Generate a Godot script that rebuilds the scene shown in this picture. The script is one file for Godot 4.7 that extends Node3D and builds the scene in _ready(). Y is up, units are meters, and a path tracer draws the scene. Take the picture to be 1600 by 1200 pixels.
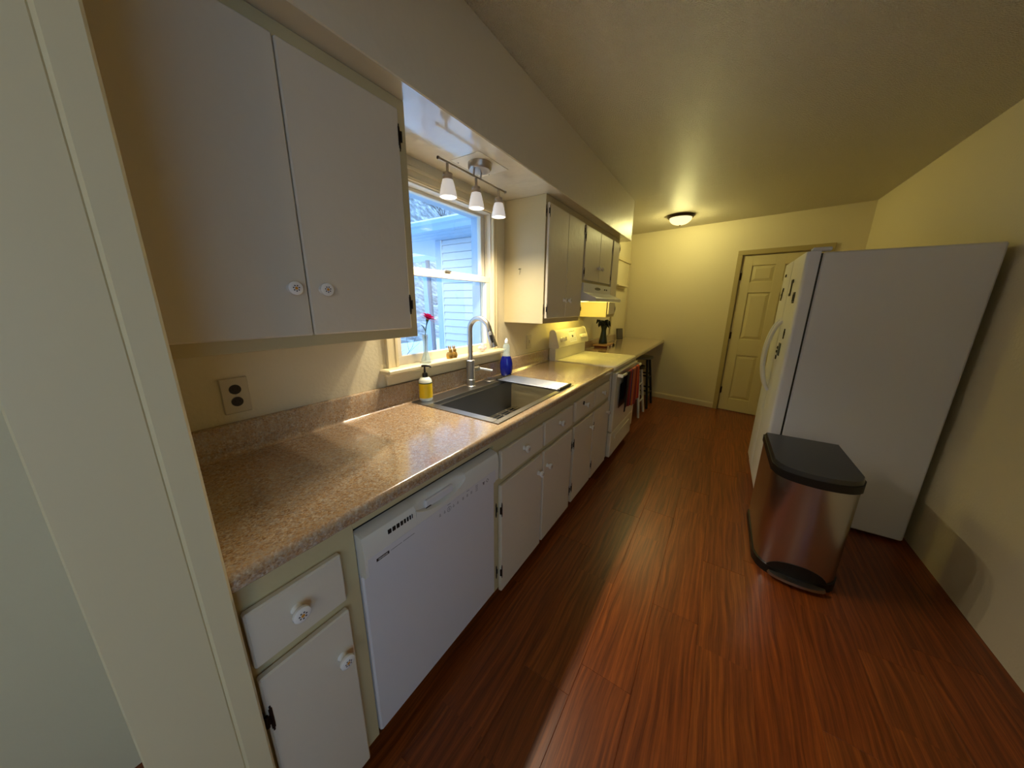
extends Node3D
# Galley kitchen. x = distance from the window wall, y = up, d = distance down the room (world z = -d).

var M := {}
var taken := {}
var rng := RandomNumberGenerator.new()
var group_no := 1

# ------------------------------------------------------------------ helpers
func P(x, y, d) -> Vector3:
	return Vector3(x, y, -d)

func rgb(r, g, b) -> Color:
	return Color(r / 255.0, g / 255.0, b / 255.0)

func mb() -> SurfaceTool:
	var st := SurfaceTool.new()
	st.begin(Mesh.PRIMITIVE_TRIANGLES)
	return st

func numbered(called: String) -> String:
	if not taken.has(called):
		taken[called] = 0
		return called
	taken[called] += 1
	return "%s_%03d" % [called, taken[called]]

func meta(o, label = "", category = "", group = "", kind = ""):
	if label: o.set_meta("label", label)
	if category: o.set_meta("category", category)
	if group: o.set_meta("group", group)
	if kind: o.set_meta("kind", kind)
	return o

func thing(called, label, category, at = Vector3.ZERO, group = "", kind = ""):
	var o := Node3D.new()
	o.name = numbered(called)
	add_child(o)
	o.position = at
	return meta(o, label, category, group, kind)

# commits a surface built in world coordinates as one named mesh under a parent
func obj(called, st: SurfaceTool, material, parent = null, smooth = true):
	st.generate_normals()
	var mesh := st.commit()
	mesh.surface_set_material(0, material)
	return put(called, mesh, parent)

func put(called, mesh, parent = null):
	var o := MeshInstance3D.new()
	o.mesh = mesh
	if parent == null:
		o.name = numbered(called)
		add_child(o)
	else:
		o.name = called
		parent.add_child(o, true)
		if parent.get_parent() == self and not parent is MeshInstance3D and not parent.has_meta("own_frame"):
			o.position = -parent.position
	return o

func structure(called, st, material, parent = null, label = ""):
	var o = obj(called, st, material, parent)
	if parent == null: meta(o, label, "", "", "structure")
	return o

func tri(st, a, b, c):
	st.add_vertex(a); st.add_vertex(c); st.add_vertex(b)

# corners run counter-clockwise seen from outside
func quad(st, a, b, c, e):
	tri(st, a, b, c); tri(st, a, c, e)

# chamfered box in x, y, d
func bx(st, x0, x1, y0, y1, d0, d1, bev = 0.002):
	wbox(st, Vector3(x0, y0, -d1), Vector3(x1, y1, -d0), bev)

func wbox(st, lo: Vector3, hi: Vector3, bev = 0.002, xf = Transform3D()):
	st.set_smooth_group(-1)
	var s = hi - lo
	bev = min(bev, 0.45 * min(s.x, min(s.y, s.z)))
	var c = (lo + hi) / 2
	var h = s / 2
	if bev <= 0.0001:
		var q = []
		for i in 8: q.append(xf * (c + Vector3(h.x * (1 if i & 1 else -1), h.y * (1 if i & 2 else -1), h.z * (1 if i & 4 else -1))))
		quad(st, q[4], q[5], q[7], q[6]); quad(st, q[1], q[0], q[2], q[3])
		quad(st, q[5], q[1], q[3], q[7]); quad(st, q[0], q[4], q[6], q[2])
		quad(st, q[6], q[7], q[3], q[2]); quad(st, q[0], q[1], q[5], q[4])
		return
	# v[corner][axis]: the corner's point on the face across that axis
	var v = []
	for i in 8:
		var g = Vector3(1 if i & 1 else -1, 1 if i & 2 else -1, 1 if i & 4 else -1)
		var row = []
		for a in 3:
			var e = h - Vector3(bev, bev, bev)
			e[a] = h[a]
			row.append(xf * (c + e * g))
		v.append(row)
	var ctr = xf * c
	var face = func(pts):
		var n = Vector3.ZERO
		for k in range(1, pts.size() - 1): n += (pts[k] - pts[0]).cross(pts[k + 1] - pts[0])
		var mid = Vector3.ZERO
		for p in pts: mid += p
		mid /= pts.size()
		if n.dot(mid - ctr) < 0: pts.reverse()
		for k in range(1, pts.size() - 1): tri(st, pts[0], pts[k], pts[k + 1])
	for a in 3:
		var b1 = 1 << ((a + 1) % 3)
		var b2 = 1 << ((a + 2) % 3)
		var ba = 1 << a
		for s2 in 2:
			var o = ba if s2 else 0
			face.call([v[o][a], v[o | b1][a], v[o | b1 | b2][a], v[o | b2][a]])
		# edges along axis a
		for i in [0, b1, b2, b1 | b2]:
			var a1 = (a + 1) % 3
			var a2 = (a + 2) % 3
			face.call([v[i][a1], v[i | ba][a1], v[i | ba][a2], v[i][a2]])
	for i in 8: face.call([v[i][0], v[i][1], v[i][2]])

func smooth_group(st):
	group_no += 1
	st.set_smooth_group(group_no)

# profile [r, y] turned about an axis; xf carries local (x, y up the axis, z) to the world
func lathe(st, prof, xf: Transform3D, n = 20, sx = 1.0, sz = 1.0):
	smooth_group(st)
	for k in prof.size() - 1:
		if k > 0:
			var u = Vector2(prof[k][0] - prof[k - 1][0], prof[k][1] - prof[k - 1][1])
			var w = Vector2(prof[k + 1][0] - prof[k][0], prof[k + 1][1] - prof[k][1])
			if abs(u.angle_to(w)) > 0.75: smooth_group(st)
		for i in n:
			var a0 = TAU * i / n
			var a1 = TAU * (i + 1) / n
			var f = func(p, a): return xf * Vector3(p[0] * cos(a) * sx, p[1], -p[0] * sin(a) * sz)
			var p0 = f.call(prof[k], a0)
			var p1 = f.call(prof[k], a1)
			var q0 = f.call(prof[k + 1], a0)
			var q1 = f.call(prof[k + 1], a1)
			if prof[k][0] > 1e-6: tri(st, p0, p1, q1)
			if prof[k + 1][0] > 1e-6: tri(st, p0, q1, q0)

func up_at(x, y, d) -> Transform3D:
	return Transform3D(Basis(), P(x, y, d))

# local y axis laid along a direction
func along(at: Vector3, dir: Vector3) -> Transform3D:
	var y = dir.normalized()
	var x = y.cross(Vector3.UP if abs(y.y) < 0.95 else Vector3.RIGHT).normalized()
	return Transform3D(Basis(x, y, x.cross(y)), at)

func rod(st, a: Vector3, b: Vector3, r0, r1 = -1.0, n = 10):
	if r1 < 0: r1 = r0
	lathe(st, [[0, 0], [r0, 0], [r1, a.distance_to(b)], [0, a.distance_to(b)]], along(a, b - a), n)

func tube(st, pts, radii, n = 10, caps = true):
	var rings = []
	var side = Vector3.ZERO
	for i in pts.size():
		var t = (pts[min(i + 1, pts.size() - 1)] - pts[max(i - 1, 0)]).normalized()
		if side == Vector3.ZERO:
			side = t.cross(Vector3.UP if abs(t.y) < 0.9 else Vector3.RIGHT).normalized()
		side = (side - t * side.dot(t)).normalized()
		var w = t.cross(side)
		var r = radii[i] if radii is Array else radii
		var ring = []
		for k in n: ring.append(pts[i] + (side * cos(TAU * k / n) + w * sin(TAU * k / n)) * r)
		rings.append(ring)
	smooth_group(st)
	for i in pts.size() - 1:
		for k in n:
			var m = (k + 1) % n
			quad(st, rings[i][k], rings[i][m], rings[i + 1][m], rings[i + 1][k])
	if caps:
		smooth_group(st)
		var last = pts.size() - 1
		for k in range(1, n - 1):
			tri(st, rings[0][0], rings[0][k + 1], rings[0][k])
			tri(st, rings[last][0], rings[last][k], rings[last][k + 1])

# polygon of points [x, y] drawn out from d0 to d1; sharp = turn above which an edge shows
func extrude(st, poly, d0, d1, sharp = 0.6):
	var pp = PackedVector2Array()
	for p in poly: pp.append(Vector2(p[0], p[1]))
	if Geometry2D.is_polygon_clockwise(pp): pp.reverse()
	var n = pp.size()
	smooth_group(st)
	for i in n:
		var a = pp[i]
		var b = pp[(i + 1) % n]
		if abs((a - pp[(i + n - 1) % n]).angle_to(b - a)) > sharp: smooth_group(st)
		# outward normal is to the right of a->b for a counter-clockwise outline
		quad(st, P(a.x, a.y, d0), P(b.x, b.y, d0), P(b.x, b.y, d1), P(a.x, a.y, d1))
	st.set_smooth_group(-1)
	var idx = Geometry2D.triangulate_polygon(pp)
	for k in range(0, idx.size(), 3):
		var t = [pp[idx[k]], pp[idx[k + 1]], pp[idx[k + 2]]]
		if (t[1] - t[0]).cross(t[2] - t[0]) < 0: t.reverse()
		tri(st, P(t[0].x, t[0].y, d0), P(t[1].x, t[1].y, d0), P(t[2].x, t[2].y, d0))
		tri(st, P(t[0].x, t[0].y, d1), P(t[2].x, t[2].y, d1), P(t[1].x, t[1].y, d1))

# outline of points [x, d] drawn up from y0 to y1, optionally scaled at the top about its middle
func slab(st, poly, y0, y1, sharp = 0.6, grow = 1.0):
	var pp = PackedVector2Array()
	for p in poly: pp.append(Vector2(p[0], p[1]))
	if Geometry2D.is_polygon_clockwise(pp): pp.reverse()
	var c = Vector2.ZERO
	for p in pp: c += p / pp.size()
	var n = pp.size()
	var top = func(p): return P(c.x + (p.x - c.x) * grow, y1, c.y + (p.y - c.y) * grow)
	smooth_group(st)
	for i in n:
		var a = pp[i]
		var b = pp[(i + 1) % n]
		if abs((a - pp[(i + n - 1) % n]).angle_to(b - a)) > sharp: smooth_group(st)
		quad(st, P(a.x, y0, a.y), P(b.x, y0, b.y), top.call(b), top.call(a))
	st.set_smooth_group(-1)
	var idx = Geometry2D.triangulate_polygon(pp)
	for k in range(0, idx.size(), 3):
		var t = [pp[idx[k]], pp[idx[k + 1]], pp[idx[k + 2]]]
		if (t[1] - t[0]).cross(t[2] - t[0]) < 0: t.reverse()
		tri(st, P(t[0].x, y0, t[0].y), P(t[2].x, y0, t[2].y), P(t[1].x, y0, t[1].y))
		tri(st, top.call(t[0]), top.call(t[1]), top.call(t[2]))

func letters(called, text, at: Vector3, basis: Basis, height, material, parent):
	var tm := TextMesh.new()
	var f := SystemFont.new()
	f.font_names = PackedStringArray(["Droid Sans"])
	f.font_weight = 700
	tm.font = f
	tm.text = text
	tm.font_size = 32
	tm.pixel_size = height / 24.0
	tm.depth = 0.0006
	tm.material = material
	var o := MeshInstance3D.new()
	o.mesh = tm
	o.name = called
	parent.add_child(o, true)
	o.transform = Transform3D(basis, at)
	return o

# ------------------------------------------------------------------ materials
func mat(c: Color, rough = 0.6, metal = 0.0) -> StandardMaterial3D:
	var m := StandardMaterial3D.new()
	m.albedo_color = c
	m.roughness = rough
	m.metallic = metal
	return m

func bumpy(m, freq, strength, scale, seed_no = 1):
	var t := NoiseTexture2D.new()
	var n := FastNoiseLite.new()
	n.seed = seed_no
	n.frequency = freq
	n.fractal_octaves = 3
	t.noise = n
	t.width = 512
	t.height = 512
	t.seamless = true
	t.as_normal_map = true
	t.bump_strength = strength
	m.normal_enabled = true
	m.normal_texture = t
	m.uv1_triplanar = true
	m.uv1_world_triplanar = true
	m.uv1_scale = Vector3(scale, scale, scale)
	return m

func noise_image(freq, seed_no, size, octaves = 4) -> Image:
	var n := FastNoiseLite.new()
	n.noise_type = FastNoiseLite.TYPE_SIMPLEX_SMOOTH
	n.seed = seed_no
	n.frequency = freq
	n.fractal_octaves = octaves
	return n.get_seamless_image(size, size)

func laminate() -> StandardMaterial3D:
	var s = 640
	var a = noise_image(0.022, 3, s, 4)
	var b = noise_image(0.07, 7, s, 4)
	var grain = []
	for f in [[0.10, 5], [0.19, 6]]:
		var n := FastNoiseLite.new()
		n.noise_type = FastNoiseLite.TYPE_CELLULAR
		n.cellular_return_type = FastNoiseLite.RETURN_CELL_VALUE
		n.seed = f[1]
		n.frequency = f[0]
		n.fractal_type = FastNoiseLite.FRACTAL_NONE
		n.domain_warp_enabled = true
		n.domain_warp_amplitude = 14.0
		n.domain_warp_frequency = 0.06
		grain.append(n.get_seamless_image(s, s))
	var img = Image.create(s, s, false, Image.FORMAT_RGB8)
	var tones = [rgb(128, 96, 68), rgb(168, 128, 88), rgb(188, 152, 110), rgb(178, 160, 138), rgb(160, 150, 146), rgb(196, 178, 150), rgb(224, 212, 192)]
	var warm = rgb(172, 130, 86)
	var cool = rgb(182, 166, 148)
	for y in s:
		for x in s:
			var g0 = grain[0].get_pixel(x, y).r
			var g1 = grain[1].get_pixel(x, y).r
			var k = warm.lerp(cool, smoothstep(0.38, 0.62, a.get_pixel(x, y).r * 0.6 + b.get_pixel(x, y).r * 0.4))
			k = k.lerp(tones[int(g0 * 6.99)], 0.42)
			k = k.lerp(tones[int(g1 * 6.99)], 0.42)
			img.set_pixel(x, y, k)
	var m = mat(Color.WHITE, 0.18)
	m.albedo_texture = ImageTexture.create_from_image(img)
	m.uv1_triplanar = true
	m.uv1_world_triplanar = true
	m.uv1_scale = Vector3(2.5, 2.5, 2.5)
	m.metallic_specular = 1.0
	m.clearcoat_enabled = true
	m.clearcoat = 1.0
	m.clearcoat_roughness = 0.14
	return m

func plank_image(seed_no) -> Image:
	var w = 192
	var h = 768
	var n := FastNoiseLite.new()
	n.seed = seed_no
	n.noise_type = FastNoiseLite.TYPE_SIMPLEX_SMOOTH
	n.frequency = 1.0
	n.fractal_octaves = 2
	var img = Image.create(w, h, false, Image.FORMAT_RGB8)
	var lo = rgb(92, 42, 15)
	var hi = rgb(160, 86, 32)
	for y in h:
		for x in w:
			var bend = n.get_noise_2d(x * 0.006, y * 0.0025) * 14.0
			var g = n.get_noise_2d((x + bend) * 0.055, y * 0.0022) * 0.6
			g += n.get_noise_2d((x + bend) * 0.2, y * 0.006 + 50.0) * 0.35
			g += n.get_noise_2d(x * 0.9, y * 0.03 + 90.0) * 0.2
			img.set_pixel(x, y, lo.lerp(hi, clamp(0.5 + g * 0.8, 0.0, 1.0)))
	return img

func make_materials():
	M.wall = bumpy(mat(rgb(224, 213, 178), 0.62), 0.05, 0.7, 2.0, 4)
	M.ceiling = bumpy(mat(rgb(226, 217, 196), 0.42), 0.11, 14.0, 2.0, 5)
	M.soffit_gloss = bumpy(mat(rgb(220, 210, 186), 0.14), 0.012, 1.0, 1.2, 6)
	M.soffit_gloss.metallic_specular = 1.0
	M.soffit_gloss.clearcoat_enabled = true
	M.soffit_gloss.clearcoat = 1.0
	M.soffit_gloss.clearcoat_roughness = 0.1
	M.soffit = bumpy(mat(rgb(220, 210, 186), 0.38), 0.02, 0.8, 1.2, 6)
	M.frame = bumpy(mat(rgb(196, 181, 138), 0.45), 0.02, 0.6, 2.0, 8)
	M.door = bumpy(mat(rgb(218, 207, 186), 0.42), 0.015, 0.8, 2.0, 9)
	M.olive = mat(rgb(178, 162, 112), 0.42)
	M.trim = mat(rgb(222, 208, 168), 0.4)
	M.sash = mat(rgb(226, 218, 198), 0.4)
	M.far_door = mat(rgb(214, 202, 158), 0.4)
	M.white = mat(rgb(224, 224, 226), 0.3)
	M.dishwasher = mat(rgb(216, 214, 216), 0.35)
	M.dishwasher_panel = mat(rgb(222, 219, 210), 0.35)
	M.enamel = mat(rgb(228, 222, 204), 0.22)
	M.fridge = bumpy(mat(rgb(222, 224, 230), 0.34), 0.09, 1.2, 5.0, 12)
	M.porcelain = mat(rgb(235, 232, 226), 0.15)
	M.laminate = laminate()
	M.black = mat(rgb(14, 13, 13), 0.45)
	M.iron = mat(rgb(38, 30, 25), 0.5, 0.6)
	M.bronze = mat(rgb(60, 44, 32), 0.4, 0.7)
	M.steel = mat(rgb(176, 174, 172), 0.3, 1.0)
	M.sink_steel = mat(rgb(168, 170, 175), 0.3, 1.0)
	M.basin_steel = mat(rgb(142, 147, 158), 0.42, 1.0)
	M.nickel = mat(rgb(190, 188, 184), 0.34, 1.0)
	M.track = mat(rgb(188, 178, 168), 0.36, 1.0)
	M.can_steel = mat(rgb(192, 190, 190), 0.24, 1.0)
	M.can_lid = mat(rgb(92, 92, 94), 0.3, 0.9)
	M.drainer = mat(rgb(146, 148, 152), 0.4, 1.0)
	M.wire = mat(rgb(222, 214, 196), 0.38, 1.0)
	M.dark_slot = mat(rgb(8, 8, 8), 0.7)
	M.print = mat(rgb(48, 48, 60), 0.6)
	M.ink = mat(rgb(16, 16, 26), 0.5)
	M.orange_print = mat(rgb(206, 140, 40), 0.4)
	M.grey_print = mat(rgb(96, 92, 92), 0.4)
	M.brown_socket = mat(rgb(38, 28, 22), 0.35)
	M.plate = mat(rgb(206, 194, 160), 0.35)
	M.recess = mat(rgb(176, 172, 150), 0.45)
	M.glass = mat(Color(0.9, 0.96, 1.0, 0.05), 0.0)
	M.glass.transparency = BaseMaterial3D.TRANSPARENCY_ALPHA
	M.clear = mat(Color(0.80, 0.90, 0.90, 0.30), 0.02)
	M.clear.transparency = BaseMaterial3D.TRANSPARENCY_ALPHA
	M.shade = mat(Color(0.95, 0.95, 0.97), 0.35)
	M.shade.emission_enabled = true
	M.shade.emission = Color(1.0, 0.96, 0.92)
	M.shade.emission_energy_multiplier = 0.32
	M.bulb = mat(Color.WHITE, 0.5)
	M.bulb.emission_enabled = true
	M.bulb.emission = Color(1.0, 0.9, 0.7)
	M.bulb.emission_energy_multiplier = 3.0
	M.bowl = mat(rgb(240, 232, 205), 0.4)
	M.bowl.emission_enabled = true
	M.bowl.emission = Color(1.0, 0.94, 0.72)
	M.bowl.emission_energy_multiplier = 1.15
	M.hood_bulb = mat(Color.WHITE, 0.5)
	M.hood_bulb.emission_enabled = true
	M.hood_bulb.emission = Color(1.0, 0.8, 0.3)
	M.hood_bulb.emission_energy_multiplier = 2.0
	M.planks = []
	for i in 4:
		var m = mat([Color(1, 1, 1), Color(0.93, 0.9, 0.9), Color(1, 0.96, 0.92), Color(0.96, 0.93, 0.93)][i], 0.33)
		m.albedo_texture = ImageTexture.create_from_image(plank_image(30 + i))
		M.planks.append(m)
	# outdoors
	M.siding = mat(rgb(222, 222, 226), 0.55)
	M.outdoor_trim = mat(rgb(158, 186, 212), 0.5)
	M.snow = bumpy(mat(rgb(240, 242, 246), 0.8), 0.03, 4.0, 0.4, 21)
	M.brush = mat(Color.WHITE, 0.9)
	var bt := NoiseTexture2D.new()
	var bn := FastNoiseLite.new()
	bn.seed = 3
	bn.frequency = 0.03
	bn.fractal_octaves = 5
	bn.fractal_gain = 0.7
	bt.noise = bn
	bt.width = 512
	bt.height = 512
	bt.seamless = true
	var gr := Gradient.new()
	gr.offsets = PackedFloat32Array([0.2, 0.45, 0.62, 0.8])
	gr.colors = PackedColorArray([rgb(92, 94, 98), rgb(140, 142, 146), rgb(178, 180, 184), rgb(232, 234, 238)])
	bt.color_ramp = gr
	M.brush.albedo_texture = bt
	M.brush.uv1_triplanar = true
	M.brush.uv1_world_triplanar = true
	M.brush.uv1_scale = Vector3(0.07, 0.07, 0.07)
	M.bark = mat(rgb(92, 84, 84), 0.9)
	M.spout = mat(rgb(112, 122, 142), 0.6)

# ------------------------------------------------------------------ scene
func _ready():
	rng.seed = 11
	# camera
	var cam := Camera3D.new()
	cam.name = "camera"
	add_child(cam)
	cam.position = Vector3(1.3437, 1.4136, 0)
	cam.rotation = Vector3(-0.2445, 0.575, 0.0092)
	cam.fov = rad_to_deg(2.0 * atan(600.0 / 496.04))
	cam.near = 0.02
	cam.far = 400.0
	cam.current = true
	# overcast winter sky, cool against the warm lamps
	var env := Environment.new()
	env.background_mode = Environment.BG_SKY
	var sky := Sky.new()
	var sm := ProceduralSkyMaterial.new()
	sm.sky_top_color = Color(0.60, 0.80, 1.0)
	sm.sky_horizon_color = Color(0.63, 0.81, 1.0)
	sm.ground_horizon_color = Color(0.63, 0.81, 1.0)
	sm.ground_bottom_color = Color(0.56, 0.74, 0.94)
	sm.energy_multiplier = 3.1
	sky.sky_material = sm
	env.sky = sky
	env.tonemap_mode = Environment.TONE_MAPPER_LINEAR
	env.tonemap_exposure = 1.1
	env.sdfgi_enabled = true
	env.ssao_enabled = true
	env.ssil_enabled = true
	var we := WorldEnvironment.new()
	we.name = "world_environment"
	we.environment = env
	add_child(we)

	make_materials()
	room()
	window()
	back_wall()
	upper_cabinets()
	base_cabinets()
	countertops()
	dishwasher()
	stove()
	range_hood()
	fridge()
	trash_can()
	sink()
	track_light()
	dome_light()
	sill_things()
	counter_things()
	stools()
	fittings()
	outdoors()

# ------------------------------------------------------------------ the room
const NEAR = 0.12      # kitchen face of the wall with the cased opening
const CEIL = 2.4816
const SOF = 2.0897
const K = 0.1794       # the end wall stands a little out of square
const BACK = 5.4787

func room():
	# floor planks run down the room
	var fl = thing("floor", "reddish brown wood plank floor", "", Vector3.ZERO, "", "structure")
	var st = mb()
	bx(st, -0.12, 2.62, -0.12, -0.012, NEAR - 2.62, 5.7, 0)
	obj("subfloor", st, M.iron, fl)
	var w = 0.193
	var meshes = []
	for v in 5:
		for l in [1.22, 0.62]:
			var s2 = mb()
			s2.set_smooth_group(-1)
			var g = 0.0012
			var o = Vector2(rng.randf(), rng.randf())
			var up = func(x, z): return Vector2(o.x + (x / w) * 1.0, o.y + z / 1.22)
			var x0 = 0.0
			var x1 = w
			# bevelled top
			var t = [Vector3(x0 + g, 0, -g), Vector3(x1 - g, 0, -g), Vector3(x1 - g, 0, -l + g), Vector3(x0 + g, 0, -l + g)]
			var b = [Vector3(x0, -0.0012, 0), Vector3(x1, -0.0012, 0), Vector3(x1, -0.0012, -l), Vector3(x0, -0.0012, -l)]
			var c = [Vector3(x0, -0.012, 0), Vector3(x1, -0.012, 0), Vector3(x1, -0.012, -l), Vector3(x0, -0.012, -l)]
			var q = func(p):
				for i in [0, 2, 1, 0, 3, 2]:
					s2.set_uv(up.call(p[i].x, p[i].z))
					s2.add_vertex(p[i])
			q.call(t)
			for i in 4:
				var j = (i + 1) % 4
				q.call([b[i], b[j], t[j], t[i]])
				q.call([c[i], c[j], b[j], b[i]])
			s2.generate_normals()
			meshes.append(s2.commit())
	for r in 14:
		var x = -0.1 + r * w
		var d = NEAR - 1.2 - fposmod(r * 0.47 + 0.3 * (r % 3), 1.22)
		var k = 0
		while d < 5.5:
			var o = put("plank", meshes[((r * 7 + k * 3) % 5) * 2], fl)
			o.position = P(x, 0, d)
			o.material_override = M.planks[(r * 5 + k * 3 + r / 3) % 4]
			d += 1.22
			k += 1
	# ceiling, with the room behind the opening
	st = mb()
	bx(st, -0.13, 2.62, CEIL, CEIL + 0.15, NEAR - 2.62, 5.8, 0)
	structure("ceiling", st, M.ceiling, null, "tan stippled ceiling")
	# window wall
	st = mb()
	bx(st, -0.13, 0, -0.12, CEIL, NEAR - 0.14, 1.0, 0)
	bx(st, -0.13, 0, -0.12, CEIL, 1.822, 5.7, 0)
	bx(st, -0.13, 0, -0.12, 1.095, 1.0, 1.822, 0)
	bx(st, -0.13, 0, 1.99, CEIL, 1.0, 1.822, 0)
	structure("wall_left", st, M.wall, null, "cream wall with the sink window")
	st = mb()
	bx(st, 2.5, 2.62, -0.12, CEIL, NEAR - 0.3, 5.4, 0)
	structure("wall_right", st, M.wall, null, "cream wall behind the fridge")
	# wall with the cased opening the camera stands in
	st = mb()
	bx(st, -0.13, 0.635, -0.12, CEIL, NEAR - 0.14, NEAR - 0.043, 0)
	bx(st, 2.44, 2.5, 0, CEIL, NEAR - 0.14, NEAR - 0.043, 0)
	bx(st, 0.635, 2.44, 2.07, CEIL, NEAR - 0.14, NEAR - 0.043, 0)
	structure("wall_near", st, M.wall, null, "cream wall with the cased opening beside the near cabinets")
	st = mb()
	bx(st, 0.635, 0.652, 0, 2.05, NEAR - 0.15, NEAR - 0.043, 0.002)
	bx(st, 2.423, 2.44, 0, 2.05, NEAR - 0.15, NEAR - 0.043, 0.002)
	bx(st, 0.635, 2.44, 2.05, 2.07, NEAR - 0.15, NEAR - 0.043, 0.002)
	structure("trim_1", st, M.trim, null, "cream door jamb at the left edge")
	st = mb()
	bx(st, 0.60, 0.655, 0, 2.055, NEAR - 0.043, NEAR - 0.001, 0.004)
	bx(st, 2.42, 2.48, 0, 2.055, NEAR - 0.043, NEAR - 0.001, 0.004)
	bx(st, 0.60, 2.48, 2.055, 2.12, NEAR - 0.043, NEAR - 0.001, 0.004)
	structure("trim_2", st, M.trim, null, "cream casing at the end of the counter")
	# the room behind: side and rear walls, plus an added window and fill lamp out of view
	st = mb()
	bx(st, -0.13, 0, -0.12, CEIL, NEAR - 2.62, NEAR - 0.14, 0)
	bx(st, 0, 2.62, -0.12, CEIL, NEAR - 2.62, NEAR - 2.5, 0)
	bx(st, 2.5, 2.62, 2.1, CEIL, NEAR - 2.5, NEAR - 0.3, 0)
	bx(st, 2.5, 2.62, -0.12, 0.6, NEAR - 2.5, NEAR - 0.3, 0)
	bx(st, 2.5, 2.62, 0.6, 2.1, NEAR - 2.5, NEAR - 2.0, 0)
	bx(st, 2.5, 2.62, 0.6, 2.1, NEAR - 0.5, NEAR - 0.3, 0)
	structure("wall_rear", st, M.wall, null, "cream walls of the room behind")
	var wn = thing("window_2", "added unseen window letting daylight in from the room behind", "", P(2.56, 0.6, NEAR - 1.25), "", "structure")  # added out of view so daylight reaches the near cabinet fronts
	st = mb()
	for k in [-2.0, -1.275, -0.55]: bx(st, 2.53, 2.59, 0.6, 2.1, NEAR + k, NEAR + k + 0.05, 0.003)
	for y in [0.6, 2.05]: bx(st, 2.535, 2.585, y, y + 0.05, NEAR - 1.95, NEAR - 0.55, 0.003)
	obj("window_frame", st, M.sash, wn)
	for k in [-1.95, -1.225]:
		st = mb()
		bx(st, 2.558, 2.562, 0.65, 2.05, NEAR + k, NEAR + k + 0.675, 0)
		obj("pane", st, M.glass, wn)
	var pn = thing("added_fill_lamp", "added unseen globe lamp brightening the near cabinets from behind", "light fixture", P(1.75, CEIL, -1.1))  # unseen fill lamp, added to warm and brighten the near cabinets
	st = mb()
	rod(st, P(1.75, 1.73, -1.1), P(1.75, CEIL - 0.001, -1.1), 0.004, -1, 8)
	lathe(st, [[0, 0], [0.05, 0], [0.045, 0.02], [0, 0.022]], along(P(1.75, CEIL - 0.0005, -1.1), Vector3.DOWN), 20)
	obj("cord", st, M.bronze, pn)
	st = mb()
	var gp = []
	for i in 13: gp.append([0.14 * sin(PI * i / 12.0), -0.14 * cos(PI * i / 12.0)])
	lathe(st, gp, up_at(1.75, 1.6, -1.1), 28)
	obj("fill_lamp_shade", st, M.bowl, pn)
	var l := OmniLight3D.new()
	l.name = "added_fill_lamp_light"
	l.light_color = Color(1.0, 0.91, 0.76)
	l.light_energy = 0.17
	l.omni_range = 14.0
	l.omni_attenuation = 2.0
	l.light_size = 0.13
	l.shadow_enabled = true
	pn.add_child(l)
	l.position = P(1.75, 1.6, -1.1) - pn.position
	# soffit over the cabinets
	var so = thing("soffit", "tan boxed soffit above the cabinets", "", P(0, SOF, 1.9), "", "structure")
	st = mb()
	bx(st, 0, 0.4009, SOF, CEIL, NEAR, 3.789, 0.002)
	obj("box", st, M.soffit, so)
	st = mb()
	bx(st, 0.001, 0.399, SOF - 0.0008, SOF + 0.0005, NEAR, 3.788, 0)
	obj("underside", st, M.soffit_gloss, so)
	st = mb()
	bx(st, 0.4008, 0.4036, SOF + 0.001, SOF + 0.048, NEAR, 3.789, 0.001)
	obj("edge_strip", st, M.soffit, so)
	st = mb()
	for i in 1: bx(st, 0.389, 0.4034, SOF, CEIL, 3.7885, 3.7925, 0.001)
	obj("corner_bead", st, M.soffit, so)

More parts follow.
